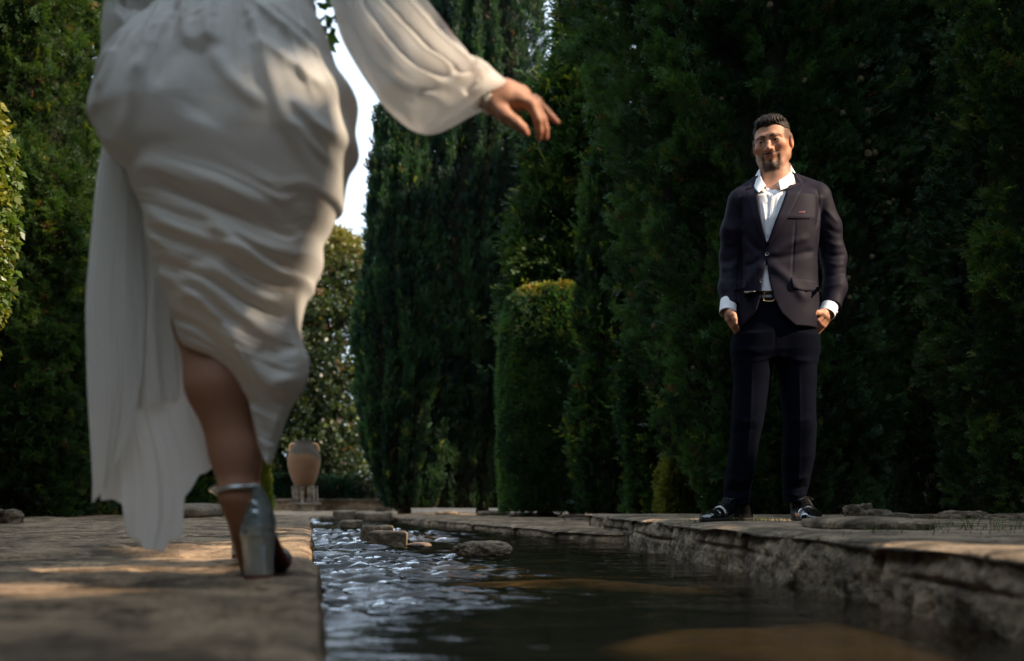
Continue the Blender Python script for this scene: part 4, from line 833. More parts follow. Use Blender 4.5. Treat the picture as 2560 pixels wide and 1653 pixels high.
# ---- train: hanging panels, each a sheet with folds
def panel(name, L, Rt, vr, y0, folds, mat, amp=.012, hem=None, nr=160, nc=90, lean=0.0, seed=0):
    L = np.array(smooth_line(L, 6)); Rt = np.array(smooth_line(Rt, 6)); t = np.linspace(0, 1, nr); s = np.linspace(0, 1, nc)
    hemv = np.interp(s, *zip(*hem)) if hem else np.full(nc, vr[1]); T, Sx = np.meshgrid(t, s, indexing='ij'); Vv = vr[0] + T * (hemv[None] - vr[0])
    oL = np.argsort(L[:, 1]); oR = np.argsort(Rt[:, 1]); ul = np.interp(Vv, L[oL, 1], L[oL, 0]); ur = np.interp(Vv, Rt[oR, 1], Rt[oR, 0]); U = ul + (ur - ul) * Sx
    n_ = noise(np.stack([Sx * 2.2 + seed, Vv * .004, Sx * 0], -1)); xs_ = Sx * folds * 4 + .5 * T * n_ + seed * 3; y = y0 + lean * T - amp * (1.3 * noise(np.stack([xs_, Vv * .0012, Sx * 0 + seed], -1)) + .6 * noise(np.stack([xs_ * 2.3, Vv * .002, Sx * 0 + seed], -1))) * (.45 + .55 * T)
    P = np.stack([(U - 1280) * YB / F, YB + y, CAMZ - (Vv - HOR) * YB / F], -1).reshape(-1, 3)
    o_ = mesh_obj(name, np.concatenate([P, P + [0, .0022, 0]]), np.concatenate([grid_faces(nr, nc), grid_faces(nr, nc)[:, ::-1] + len(P)]), mat, bride); return o_
panel('train', [(240, 300), (219, 455), (201, 636), (193, 760), (199, 981), (214, 1252), (216, 1400)], [(395, 300), (410, 500), (424, 700), (452, 898), (481, 1053), (517, 1160), (522, 1400)], (300, 1252), .075, 1.5, M_chiffon, .018,
      hem=[(0, 1252), (.10, 1248), (.20, 1262), (.232, 1335), (.26, 1346), (.33, 1352), (.36, 1376), (.55, 1382), (.60, 1356), (.712, 1344), (.735, 1240), (.78, 1225), (.86, 1186), (.92, 1180), (1, 1154)], seed=1, nc=260, nr=220)
panel('train', [(238, 330), (217, 455), (199, 636), (190, 760), (196, 981), (211, 1200)], [(330, 330), (345, 600), (342, 850), (322, 1010), (262, 1240)], (330, 1252), .040, 1.3, M_chiffon, .012, hem=[(0, 1256), (.3, 1244), (.6, 1215), (.85, 1150), (1, 1120)], seed=2, nc=160)
panel('train', [(300, 420), (292, 700), (296, 900), (302, 1012)], [(395, 420), (412, 600), (420, 800), (426, 1000)], (420, 1000), .052, 1.2, M_chiffon, .010, hem=[(0, 1018), (.3, 1006), (.6, 1000), (1, 985)], seed=6, nc=120)

# ---- right sleeve: full, gathered into a cuff
def sleeve(name, T, Bt, depth, rl, mat, parent, n=220, nc=120, ydep=0.0, wob=.006):
    T = smooth_line(T, 10); Bt = smooth_line(Bt, 10)
    def rs(P, n):
        d = np.concatenate([[0], np.cumsum(np.linalg.norm(np.diff(P, axis=0), axis=1))]); q = np.linspace(0, d[-1], n); return np.stack([np.interp(q, d, P[:, 0]), np.interp(q, d, P[:, 1])], 1)
    T = rs(T, n); Bt = rs(Bt, n); a = np.linspace(0, 2 * np.pi, nc, endpoint=False); c = np.cos(a)[None, :, None]
    UV = (T + Bt)[:, None] / 2 + c * (T - Bt)[:, None] / 2; fr = np.sin(a)[None]; q = np.linspace(0, 1, n); dep = np.interp(q, *zip(*depth))[:, None]
    y = -dep * np.sign(fr) * np.abs(fr) ** .8; U, Vv = UV[..., 0], UV[..., 1]; h = ridges(U, Vv, rl) * np.clip(np.abs(fr) * 2, .1, 1); y = y - np.where(fr > 0, h, -h) + wob * fbm(np.stack([U * .015, Vv * .015, fr + 0 * U], -1), 1, 2)
    Y = YB + ydep + y; P = np.stack([(U - 1280) * YB / F, Y, CAMZ - (Vv - HOR) * YB / F], -1).reshape(-1, 3)
    return mesh_obj(name, P, grid_faces(n, nc, True), mat, parent)
ST = [(820, -380), (900, -250), (980, -90), (1039, 0), (1070, 25), (1086, 42), (1107, 70), (1133, 101), (1152, 118), (1169, 138), (1185, 164), (1216, 170), (1242, 187), (1262, 203), (1276, 216), (1262, 228), (1238, 224)]
SB = [(735, -350), (750, -200), (790, -90), (826, 0), (852, 91), (891, 161), (930, 221), (956, 260), (992, 293), (1029, 317), (1062, 325), (1112, 309), (1159, 283), (1182, 268), (1192, 266), (1200, 264), (1207, 260)]
RS = [([(800, -200), (860, 20), (930, 150), (1010, 245), (1100, 285), (1160, 270)], 20, .020), ([(850, -120), (895, 30), (960, 140), (1040, 225), (1110, 250), (1175, 240)], 17, .022), ([(900, -100), (945, 50), (1010, 130), (1080, 190), (1150, 225), (1200, 235)], 15, .020),
      ([(980, 20), (1050, 95), (1115, 150), (1180, 195), (1230, 205)], 15, .024), ([(1020, 0), (1075, 60), (1120, 85)], 12, .014), ([(840, -60), (880, 60), (950, 190), (1030, 262), (1110, 268)], 9, -.016), ([(880, -60), (925, 60), (985, 150), (1060, 220), (1130, 244)], 8, -.018),
      ([(930, -20), (985, 70), (1050, 135), (1130, 195), (1180, 222)], 8, -.016), ([(1090, 80), (1125, 125), (1150, 160)], 9, -.014), ([(1130, 230), (1165, 210), (1200, 190)], 9, -.012), ([(1160, 262), (1182, 240), (1205, 225)], 7, -.010), ([(1150, 150), (1190, 180), (1240, 200)], 9, .010)]
RS = [(a_, b_, c_ * 1.5) for a_, b_, c_ in RS]
sleeve('sleeve', ST, SB, [(0, .07), (.25, .09), (.6, .12), (.85, .075), (.95, .04), (1, .030)], RS, M_chiffon, bride, wob=.012)
cf = np.array([B(1199, 249, .0), B(1206, 246, .0), B(1217, 241, .0), B(1226, 238, .0)]); v, f = tube(cf, [.0325, .0335, .0330, .0315], 28); mesh_obj('cuff', v, f, M_dress, bride)
# left sleeve, hanging down behind the skirt
sleeve('sleeve', [(430, -350), (330, -200), (250, -60), (238, 20), (231, 90), (234, 190), (246, 262), (262, 300)], [(500, -330), (455, -150), (425, -30), (400, 60), (372, 110), (330, 180), (300, 240), (290, 290)], [(0, .07), (.5, .09), (.9, .07), (1, .03)],
       [([(270, -60), (262, 60), (252, 200)], 12, .016), ([(300, -40), (310, 40), (285, 150), (268, 240)], 12, -.014), ([(360, -60), (365, 20), (340, 70)], 11, .014), ([(320, -40), (330, 60), (300, 160)], 10, .012), ([(345, 60), (365, 80), (400, 30)], 12, -.016)], M_sheer, bride, ydep=.07)

# ---- silver block-heel sandals
M_silver = simple('silver_leather', (.50, .56, .58), .24, .6, .85, bump=.15, bscale=60, coat=.4); M_sole = simple('dark_red_sole', (.10, .02, .015), .5, .4)
def shoe(hx, hy, gz, parent, yaw=0.0, pitch=0.0):
    """block-heel shoe pointing away from us, heel tip at (hx, hy, gz)"""
    k = YB / F; cy, sy = math.cos(yaw), math.sin(yaw); cp, sp = math.cos(pitch), math.sin(pitch)
    def tf(V):
        V = np.asarray(V, float) * 1.14; y = V[:, 1] * cp - V[:, 2] * sp; z = V[:, 1] * sp + V[:, 2] * cp; x = V[:, 0]
        return np.stack([hx + x * cy - y * sy, hy + x * sy + y * cy, gz + z], 1)
    def part(name, f, lo, hi, h, m, par):
        v, q = surf(f, lo, hi, h); return mesh_obj(name, tf(v), q, m, par)
    H = .082
    def counter(P):
        # the closed heel cup: narrower at the top edge, hollow
        prof = [[H - .008, -.002, .029, .032, .034], [H + .012, 0, .031, .033, .036], [H + .035, -.002, .028, .034, .034], [H + .06, -.006, .022, .032, .028], [H + .085, -.010, .014, .026, .022]]
        o_ = tube_prof(P, prof, 2.3); i_ = tube_prof(P, [[r[0], r[1], r[2] - .003, r[3], r[4] - .003] for r in prof], 2.3); i_ = np.where(P[:, 2] < H + .002, 1, i_)
        cut = P[:, 1] - (.062 - .35 * (P[:, 2] - H)); return np.maximum(np.maximum(o_, -i_), cut)
    sh_ = part('shoe', counter, [-.05, -.02, H - .02], [.05, .09, H + .1], .0026, M_silver, parent)
    def foot(P):
        pts = [np.array([0, .045, H - .002]), np.array([0, .10, H * .62]), np.array([-.004, .15, .018]), np.array([-.006, .21, .014])]; d = None
        for i in range(3):
            a, b_ = pts[i], pts[i+1]; e = b_ - a; t = np.clip(((P - a) @ e) / (e @ e), 0, 1); q = P - a - t[:, None] * e
            w_ = np.interp(i + t, [0, 1, 2, 3], [.027, .030, .041, .028]); dd = np.maximum(np.abs(q[:, 0]) - w_, np.hypot(q[:, 1], q[:, 2]) - .0065); d = dd if d is None else np.minimum(d, dd)
        return d
    part('sole', foot, [-.06, .0, -.01], [.06, .26, H + .03], .003, M_sole, sh_)
    def toe(P):
        o_ = ell(P, (-.005, .17, .024), (.042, .055, .030)); return np.maximum(np.maximum(o_, -ell(P, (-.005, .165, .022), (.039, .052, .027))), .135 - P[:, 1])
    part('toe_strap', toe, [-.06, .1, -.01], [.06, .25, .07], .003, M_silver, sh_)
    def heel(P): return np.maximum(tube_prof(P, [[.006, .002, .0245, .028, .022], [.03, .0015, .0245, .028, .023], [.06, 0, .0265, .031, .027], [H - .002, -.001, .029, .033, .032]], 3.2), 0 * P[:, 0] - 1)
    part('heel', heel, [-.05, -.02, -.01], [.05, .08, H + .02], .0026, M_silver, sh_)
    def tip(P): return tube_prof(P, [[0, .002, .0248, .028, .0225], [.0075, .002, .0248, .028, .0225]], 3.2)
    part('heel_tip', tip, [-.05, -.02, -.01], [.05, .08, .02], .002, M_sole, sh_)
    a = np.linspace(0, 2 * np.pi, 40); rp = np.stack([-.034 + .034 * np.cos(a), .020 + .037 * np.sin(a), H + .072 + .004 * np.cos(a) - .006 * np.sin(a)], 1)
    t1 = tube(rp, .0045, 6); t1v = t1[0].copy(); v = tf(t1v); mesh_obj('ankle_strap', v, t1[1], M_silver, sh_)
    return sh_
hp_ = B(643, 1452); shoe(hp_[0], hp_[1] - .02, .087, bride, yaw=.06)
shoe(ankL[0] - .006, ankL[1] + .0, ankL[2] - .175, bride, yaw=.05, pitch=0)
# bouquet in the left hand
bq = empty('bouquet', wrL + [.07, .06, -.06], 'green leafy bouquet held in front of the woman, its leaves peeping past her waist', 'bouquet')
rng = np.random.RandomState(4); n_ = 260; Pq = wrL + [.07, .06, .05] + rng.normal(size=(n_, 3)) * [.10, .05, .06]; extra = np.array([B(820, 62, .30), B(823, 55, .30), B(826, 70, .29), B(812, 20, .3), B(808, 8, .3), B(819, 66, .3)]) ; 
Pq = np.concatenate([Pq, extra]); Dq = rng.normal(size=Pq.shape) + [.2, .2, .4]; V, Q, T = place_sprays(Pq, Dq, rng.uniform(.04, .07, len(Pq)), SP_BROAD, rng, tints(Pq, rng, G_MID, G_MID * 1.8, .1, 0)); mesh_obj('leaves', V, Q, M_broad, bq, False, None, T)
parts = [tube(smooth_line([B(418, 34, -.09 + .25 * 0 + .0) + [0, .0, 0] + rng.normal(size=3) * .003, wrL + [.05, .03, -.02] + rng.normal(size=3) * .008, wrL + [.08, .07, .07]], 5), .0022, 6) for q in range(6)]
v, f = merge(parts); mesh_obj('stems', v, f, simple('green_stems', (.05, .09, .03), .6, .4), bq)
# ------------------------------------------------------------------ the man in the suit
YM = 4.36; GM = .152
def M_(u, v, dy=0.0): return W(u, v, YM + dy)
K = YM / F
man = empty('person', M_(1935, 1303), 'smiling dark-haired man in a dark suit and open white shirt, hands in his pockets', 'person')
HC = M_(1933, 357, .0) + np.array([0, .015, 0])
yaw, pit, rol = R(-26), R(13), R(4)
def rotm():
    cz, sz = math.cos(yaw), math.sin(yaw); Rz = np.array([[cz, -sz, 0], [sz, cz, 0], [0, 0, 1]])
    cp, sp = math.cos(pit), math.sin(pit); Rx = np.array([[1, 0, 0], [0, cp, -sp], [0, sp, cp]])
    cr, sr = math.cos(rol), math.sin(rol); Ry = np.array([[cr, 0, -sr], [0, 1, 0], [sr, 0, cr]]); return Rz @ Rx @ Ry
HR = rotm()                                   # local: x to the viewer's right, -y forward, z up
def toloc(P): return (P - HC) @ HR * np.array([1, -1, 1])
def toworld(L): return HC + (np.asarray(L, float) * np.array([1, -1, 1])) @ HR.T
def f_headl(q):
    d = ell(q, (0, -.018, .034), (.0765, .097, .086)); d = smin(d, ell(q, (0, .018, -.028), (.0655, .070, .086)), .03)
    for s in (-1, 1):
        d = smin(d, chain(q, [(s * .056, -.012, -.035), (s * .053, .005, -.062), (s * .030, .050, -.092), (0, .066, -.100)], [.020, .018, .017, .017], .015), .022)
        d = smin(d, ell(q, (s * .043, .048, -.016), (.024, .024, .020)), .018)
    d = smin(d, ell(q, (0, .069, -.097), (.020, .017, .016)), .012)
    d = smin(d, ell(q, (0, .050, -.052), (.036, .036, .034)), .02)
    d = smin(d, chain(q, [(-.048, .060, .024), (-.022, .080, .026), (.022, .080, .026), (.048, .060, .024)], [.007, .0092, .0092, .007], .01), .016)
    for s in (-1, 1):
        d = smax(d, -ell(q, (s * .031, .091, .006), (.018, .014, .0105)), .012)
        d = smax(d, -ell(q, (s * .030, .088, -.062), (.006, .01, .016)), .02)
    d = smin(d, chain(q, [(0, .078, .020), (0, .092, -.004), (0, .103, -.026)], [.0070, .0074, .0102], .006), .010)
    for s in (-1, 1):
        d = smin(d, ell(q, (s * .0125, .092, -.030), (.0078, .010, .0078)), .006); d = smax(d, -ell(q, (s * .0075, .102, -.0375), (.0042, .006, .0035)), .003)
        e = ell(q, (s * .031, .0705, .005), (.0165, .0150, .0130)); e = np.maximum(e, -ell(q, (s * .031, .088, .0045), (.0146, .012, .0040))); d = smin(d, e, .0045)
    d = smin(d, chain(q, [(-.030, .0735, -.0510), (-.012, .0838, -.0545), (0, .0848, -.0555), (.012, .0838, -.0545), (.030, .0735, -.0510)], [.0026, .0050, .0044, .0050, .0026], .003), .007)
    d = smin(d, chain(q, [(-.024, .0760, -.0575), (0, .0836, -.0650), (.024, .0760, -.0575)], [.0030, .0062, .0030], .003), .007)
    d = smax(d, -chain(q, [(-.034, .0785, -.0498), (-.016, .0905, -.0568), (0, .0925, -.0590), (.016, .0905, -.0568), (.034, .0785, -.0498)], [.0013] * 5, .001), .003)
    for s in (-1, 1):
        er = ell(q, (s * .081, -.012, -.002), (.0085, .021, .033)); er = smax(er, -ell(q, (s * .090, -.008, .002), (.007, .013, .021)), .005); er = smin(er, ell(q, (s * .079, .003, -.004), (.005, .005, .007)), .003); d = smin(d, er, .006)
    return d
m_shL, m_shR = M_(1856, 503, .02), M_(2040, 494, .02); m_elL, m_elR = M_(1826, 645, .07), M_(2086, 645, .06); m_wrL, m_wrR = M_(1823, 776, -.02), M_(2069, 776, -.02)
m_hipL, m_hipR = M_(1893, 872, .02), M_(1984, 872, .02); m_knL, m_knR = M_(1876, 1065, .0), M_(1999, 1065, .0); m_anL, m_anR = M_(1849, 1240, .04), M_(1994, 1240, .05)
hR = dict(f=[[(2060, 788, -.060), (2046, 802, -.062), (2030, 818, -.030), (2016, 836, -.01)], [(2066, 792, -.048), (2052, 810, -.048), (2036, 828, -.022), (2022, 846, -.0)], [(2070, 795, -.032), (2057, 814, -.030), (2040, 834, -.010), (2026, 852, .01)], [(2072, 796, -.016), (2060, 814, -.014), (2044, 832, .0), (2032, 848, .01)]],
          t=[(2060, 782, -.05), (2043, 783, -.072), (2029, 789, -.078), (2016, 796, -.078)])
hL = dict(f=[[(1829, 795, -.052), (1838, 812, -.05), (1850, 830, -.028), (1862, 845, -.01)], [(1825, 797, -.042), (1834, 815, -.04), (1847, 834, -.02), (1858, 850, .0)], [(1822, 798, -.028), (1831, 816, -.026), (1844, 836, -.008), (1854, 852, .01)], [(1820, 797, -.014), (1829, 813, -.012), (1842, 832, .0), (1852, 848, .01)]],
          t=[(1826, 783, -.055), (1834, 788, -.078), (1837, 797, -.084), (1839, 808, -.082)])
def f_hand(Q, wr, h):
    kn = [M_(*p[0]) for p in h['f']]; q = None
    for k_, p in zip(kn, h['f']):
        c = chain(Q, [wr * .6 + k_ * .4, k_], [.020, .0145], .01); q = c if q is None else smin(q, c, .006)
        q = smin(q, chain(Q, [M_(*a) for a in p], [.0120, .0112, .0100, .0080], .003), .004)
    q = smin(q, chain(Q, [wr] + [M_(*a) for a in h['t']], [.022, .018, .0125, .0108, .0082], .004), .008); return q
def f_man(P):
    d = chain(P, [m_hipL + [0, 0, .05], m_hipR + [0, 0, .05]], [.075, .075], .05); d = smin(d, ell(P, M_(1938, 800, .02), (.145, .10, .12)), .06); d = smin(d, ell(P, M_(1945, 690, .02), (.135, .095, .14)), .06)
    d = smin(d, ell(P, M_(1947, 560, .02), (.155, .105, .17)), .07); d = smin(d, chain(P, [m_shL, m_shR], [.045, .045], .04), .05)
    d = smin(d, chain(P, [M_(1944, 500, .02), M_(1939, 440, .022), HC + [0, .015, -.05]], [.085, .0605, .058], .03), .03)
    for q in ([m_shL, M_(1832, 580, .045), m_elL, M_(1822, 720, .03), m_wrL], [m_shR, M_(2068, 570, .045), m_elR + [-.004, 0, 0], M_(2084, 720, .03), m_wrR]): d = smin(d, chain(P, q, [.038, .034, .031, .028, .025], .02), .02)
    for a, b_, c in ((m_hipL, m_knL, m_anL), (m_hipR, m_knR, m_anR)): d = smin(d, chain(P, [a, b_, c], [.068, .040, .030], .03), .03)
    d = smin(d, chain(P, [m_anL, M_(1850, 1285, .04), M_(1780, 1290, -.06)], [.030, .019, .012], .02), .01); d = smin(d, chain(P, [m_anR, M_(1996, 1285, .05), M_(1998, 1290, -.10)], [.030, .019, .012], .02), .02)
    for wr, h in ((m_wrL, hL), (m_wrR, hR)):
        m = np.linalg.norm(P - wr, axis=1) < .2
        if m.any(): d[m] = smin(d[m], f_hand(P[m], wr, h), .008)
    m = P[:, 2] > HC[2] - .19
    if m.any(): d[m] = smin(d[m], f_headl(toloc(P[m])), .012)
    return d
V, Q = surf(f_man, [.70, 4.0, .13], [1.75, 4.75, 2.0], .0031)
L = toloc(V); isH = V[:, 2] > HC[2] - .16
skin = np.array([.47, .225, .135]); c = np.tile(skin, (len(V), 1)) * (1 + .07 * fbm(V, 30, 3))[:, None]
def paint(mask, colr):
    global c
    mask = (mask * isH)[:, None]; c = c * (1 - mask) + np.array(colr) * mask
g3 = lambda cx, cy, cz, rx, ry, rz: np.exp(-(((L[:, 0] - cx) / rx) ** 2 + ((L[:, 1] - cy) / ry) ** 2 + ((L[:, 2] - cz) / rz) ** 2) ** 1.3)
hn = noise(L, 260) * .5 + .5
for s in (-1, 1):
    paint(.45 * g3(s * .042, .055, -.022, .026, .04, .02), [.58, .20, .13]); paint(.5 * g3(s * .085, -.01, 0, .02, .04, .05), [.62, .18, .10])
    paint(.45 * g3(s * .031, .08, .008, .019, .03, .010), [.28, .13, .09])
paint(.4 * g3(0, .105, -.028, .018, .02, .014), [.60, .22, .15])
x_, y_, z_ = L[:, 0], L[:, 1], L[:, 2]; ax = np.abs(x_)
# stubble, then the goatee
st = ss(-.030, -.062, z_) * ss(-.04, .0, y_) * ss(-.135, -.118, z_); paint(.42 * st * (.5 + .8 * hn), [.12, .075, .05])
zs_ = -.0590 + .0090 * np.clip(ax / .033, 0, 1.2) ** 1.4; zr = z_ - zs_
ul = .0066 * np.clip(1 - (ax / .034) ** 2, 0, 1); ll = .0108 * np.clip(1 - (ax / .029) ** 2, 0, 1)
mou = ss(.037, .031, ax) * ss(.0175, .0135, zr + .10 * ax) * ss(ul - .0012, ul + .0016, zr) * ss(.055, .065, y_)
sid = ss(.026, .030, ax) * ss(.040, .036, ax) * ss(.004, -.003, zr) * ss(-.112, -.100, z_) * ss(.03, .045, y_)
chn = ss(.037, .030, ax) * ss(-.082, -.088, z_ - .12 * ax) * ss(.02, .04, y_) * ss(-.125, -.116, z_)
sou = ss(.010, .006, ax) * ss(-.0715, -.0745, z_) * ss(-.092, -.084, z_) * ss(.06, .07, y_)
paint(np.clip(np.maximum.reduce([mou * .95, sid * .8, chn * .98, sou * .8]) * (.70 + .5 * hn), 0, 1), [.022, .014, .010])
lip = np.maximum(ss(-.0006, .0006, zr) * ss(ul + .0012, ul - .0008, zr), ss(.0006, -.0006, zr) * ss(-ll - .0012, -ll + .0012, zr)) * ss(.064, .071, y_) * ss(.033, .029, ax); paint(lip * .8, [.47, .145, .10])
paint(ss(.0016, .0006, np.abs(zr)) * ss(.034, .030, ax) * ss(.062, .07, y_) * .85, [.09, .03, .02])
for s in (-1, 1):
    d, f = polydist(x_, z_, [(s * .013, .0235), (s * .026, .0285), (s * .040, .0285), (s * .050, .0215)]); paint(ss(.0056, .0030, d + .002 * f) * ss(.045, .055, y_) * (.75 + .3 * hn), [.030, .018, .012])
    d, f = polydist(x_, z_, [(s * .0175, .003), (s * .024, .0085), (s * .033, .0092), (s * .045, .004)]); paint(ss(.0024, .001, d) * ss(.05, .06, y_) * .8, [.05, .028, .02])
# short sides of the hair
fade = ss(.055, .066, ax + .022 * (y_ < .02)) * ss(-.012, .012, z_ - .2 * (y_ < -.03)) * ss(.062, .046, y_) + ss(-.03, -.055, y_) * ss(-.07, -.05, z_); paint(np.clip(fade, 0, 1) * (.62 + .4 * hn), [.045, .028, .02])
hw = (np.linalg.norm(V - m_wrL, axis=1) < .2) | (np.linalg.norm(V - m_wrR, axis=1) < .2)
for h in (hL, hR):
    tp = M_(*h['t'][3]); g = np.exp(-(np.linalg.norm(V - tp - [0, -.006, 0], axis=1) / .007) ** 2)[:, None]; c = c * (1 - g * .6) + np.array([.62, .36, .28]) * g * .6
    for p in h['f'] + [h['t']]:
        g = np.exp(-(np.linalg.norm(V - M_(*p[1]), axis=1) / .013) ** 2)[:, None]; c = c * (1 - g * .3) + np.array([.48, .18, .12]) * g * .3
mesh_obj('body', V, Q, M_skin, man, col=c)
# eyes
for s in (-1, 1):
    cc = toworld((s * .031, .0715, .005)); ev, ef = rock(cc, (.0122,) * 3, 0, 0, 2, 14); el = toloc(ev) - np.array([s * .031, .0715, .005]); gz = np.array([-.10, 1, .02]); gz /= np.linalg.norm(gz)
    dt = (el / .0122) @ gz; ec = np.tile([.62, .58, .54], (len(ev), 1)); ec[dt > .86] = [.06, .035, .02]; ec[dt > .965] = [.005, .005, .005]; mesh_obj('eye', ev, ef, tintmat('eye_white', .12, .6), man, col=ec)
def f_mh(P):
    q = toloc(P); tw = .0016 * np.sin(q[:, 0] * 620 + 6 * noise(q, 30)) * ss(.05, .09, q[:, 2])
    d = ell(q, (0, -.018, .040), (.0790, .099, .0830)); d = smin(d, ell(q, (-.002, .028, .092), (.056, .048, .024)), .02) + tw - .002 * noise(q, 90)
    y = q[:, 1]; hl = np.interp(y, [-.12, -.07, -.02, .03, .05, .066, .09], [.0, .035, .048, .050, .064, .077, .082]); ax = np.abs(q[:, 0]); hl = hl - .012 * ss(.03, .0, ax) * (y > .05) + .0 
    return smax(d, hl - q[:, 2], .004)
V, Q = surf(f_mh, HC - .17, HC + .18, .0028); hl_ = toloc(V); col = np.tile([.018, .011, .008], (len(V), 1)) * (1 + .5 * noise(hl_ * np.array([9, 1, 2]), 40))[:, None]
rh = np.random.RandomState(8); k_ = rh.randint(0, len(V), 9000); k_ = k_[hl_[k_, 2] > .05]; Pn_ = V[k_]; nn = vnormals(V, Q)[k_]; bk = toworld(np.array([[0.12, -.35, .75]])) - HC
dd_ = nn * .55 + bk * .8 + rh.normal(size=nn.shape) * .22; dd_ /= np.linalg.norm(dd_, axis=1)[:, None]; sd_ = np.cross(dd_, rh.normal(size=dd_.shape)); sd_ /= np.linalg.norm(sd_, axis=1)[:, None]
ln = rh.uniform(.005, .010, (len(dd_), 1)); b0 = Pn_ - nn * .004; HV = np.stack([b0 - sd_ * .0007, b0 + sd_ * .0007, b0 + dd_ * ln + sd_ * .0002, b0 + dd_ * ln - sd_ * .0002], 1).reshape(-1, 3); HQ = np.arange(len(HV)).reshape(-1, 4) + len(V)
hc = np.repeat(np.array([.020, .012, .008]) * rh.uniform(.5, 1.6, (len(dd_), 1)), 4, 0)
mesh_obj('hair', np.concatenate([V, HV]), np.concatenate([Q, HQ]), tintmat('dark_hair', .6, .25, bump=.5, bscale=260), man, col=np.concatenate([col, hc]))

# ---- clothes
def prof_px(rows, dy=0.0): return [[W(0, v, YM)[2], ((a + b_) / 2 - 1280) * K, (b_ - a) / 2 * K, YM + cy, dp] for v, a, b_, cy, dp in rows]
def sdpoly(P, poly):
    Kp = P[:, 1] / F; U = P[:, 0] / Kp + 1280; Vv = HOR - (P[:, 2] - CAMZ) / Kp; d, _ = polydist(U, Vv, list(poly) + [poly[0]]); return np.where(inpoly(U, Vv, poly), -d, d) * K
JT = prof_px([(468, 1885, 2005, .03, .075), (480, 1860, 2030, .03, .10), (500, 1846, 2050, .02, .122), (560, 1846, 2049, .015, .140), (600, 1851, 2046, .015, .138), (640, 1857, 2042, .015, .132), (690, 1852, 2042, .015, .134), (750, 1842, 2044, .015, .142), (800, 1836, 2043, .015, .148), (828, 1836, 2041, .015, .150)])
VCUT = [(1888, 405), (1894, 470), (1903, 545), (1917, 609), (1940, 548), (1962, 490), (1982, 405)]
LCUT = [(1916, 652), (1907, 700), (1903, 740), (1892, 775), (1868, 806), (1846, 824), (1844, 850), (2012, 850), (2006, 825), (1980, 808), (1954, 784), (1934, 745), (1923, 700)]
JW = [([(1917, 640), (1870, 600), (1856, 570)], 9, -.006), ([(1917, 645), (1975, 610), (2030, 590)], 10, .006), ([(1918, 650), (1980, 640), (2040, 625)], 9, -.006), ([(1918, 655), (1975, 700), (2020, 760)], 12, .007), ([(1914, 650), (1880, 690), (1850, 740)], 11, .007), ([(1917, 630), (1885, 660), (1856, 665)], 7, -.005),
      ([(1990, 540), (1984, 620), (1980, 700)], 2.2, -.003), ([(1895, 590), (1893, 650), (1890, 700)], 2, -.003), ([(2043, 470), (2046, 520), (2040, 575)], 4, -.006), ([(1856, 480), (1853, 530), (1860, 580)], 4, -.006)]
SWL = [([(1806, 560), (1825, 575), (1848, 570)], 6, .005), ([(1802, 600), (1822, 612), (1846, 600)], 6, .006), ([(1797, 640), (1815, 655), (1845, 640)], 7, -.007), ([(1797, 662), (1820, 672), (1850, 655)], 6, .007), ([(1800, 690), (1820, 700), (1842, 690)], 6, -.005), ([(1800, 730), (1820, 722), (1842, 735)], 6, .004)]
SWR = [([(2060, 520), (2085, 545), (2098, 560)], 6, .006), ([(2058, 560), (2085, 580), (2108, 585)], 7, -.006), ([(2055, 600), (2085, 612), (2114, 612)], 7, .007), ([(2055, 630), (2085, 640), (2117, 636)], 6, -.007), ([(2055, 655), (2088, 662), (2117, 660)], 6, .007), ([(2055, 690), (2085, 690), (2116, 682)], 6, -.006), ([(2058, 720), (2085, 712), (2112, 708)], 6, .005)]
def uvp(P): Kp = P[:, 1] / F; return P[:, 0] / Kp + 1280, HOR - (P[:, 2] - CAMZ) / Kp
def f_jt(P):
    d = tube_prof(P, JT, 2.5)
    d = smin(d, chain(P, [M_(1851, 507, .022), M_(2046, 494, .022)], [.050, .050], .03), .04)
    for a, b_ in (((1858, 492), (1905, 452)), ((2038, 482), (1972, 448))): d = smin(d, cap(P, M_(*a, .03), M_(*b_, .04), .046, .034), .03)
    return d
def f_jacket(P):
    d = f_jt(P); U, Vv = uvp(P); fr = ss(YM + .02, YM - .05, P[:, 1])
    sl = chain(P, [M_(1851, 505, .025), M_(1832, 580, .045), m_elL, M_(1822, 720, .03), M_(1826, 766, -.01)], [.056, .050, .045, .042, .040], .03)
    sr = chain(P, [M_(2044, 497, .025), M_(2068, 570, .045), m_elR + [-.004, 0, 0], M_(2087, 720, .03), M_(2078, 768, -.01)], [.060, .057, .052, .048, .042], .03)
    cutL = (P - M_(1824, 768, -.01)) @ (lambda q: q / np.linalg.norm(q))(M_(1826, 790, -.03) - M_(1822, 740, .02)); cutR = (P - M_(2078, 766, -.012)) @ (lambda q: q / np.linalg.norm(q))(M_(2066, 792, -.03) - M_(2084, 740, .02))
    sl = np.maximum(sl, cutL) - ridges(U, Vv, SWL) * .5; sr = np.maximum(sr, cutR) - ridges(U, Vv, SWR) * .55
    d = d - ridges(U, Vv, JW) * fr - .003 * fbm(P, 9, 2)
    nk = cap(P, M_(1942, 500, .03), M_(1937, 410, .03), .060, .092); d = smax(d, -nk, .006)
    d = smin(d, sl, .008); d = smin(d, sr, .008)
    f1 = np.where(P[:, 1] < YM + .03, -np.minimum(sdpoly(P, VCUT), sdpoly(P, LCUT)), -1); d = smax(d, f1, .003)
    inner = np.maximum(f_jt(P) + .012, P[:, 2] - M_(0, 720)[2]); d = np.maximum(d, -inner)
    return d
V, Q = surf(f_jacket, [.84, 4.05, .95], [1.66, 4.75, 1.80], .0042)
M_suit = tintmat('suit_wool', .65, .10, bump=.10, bscale=900)
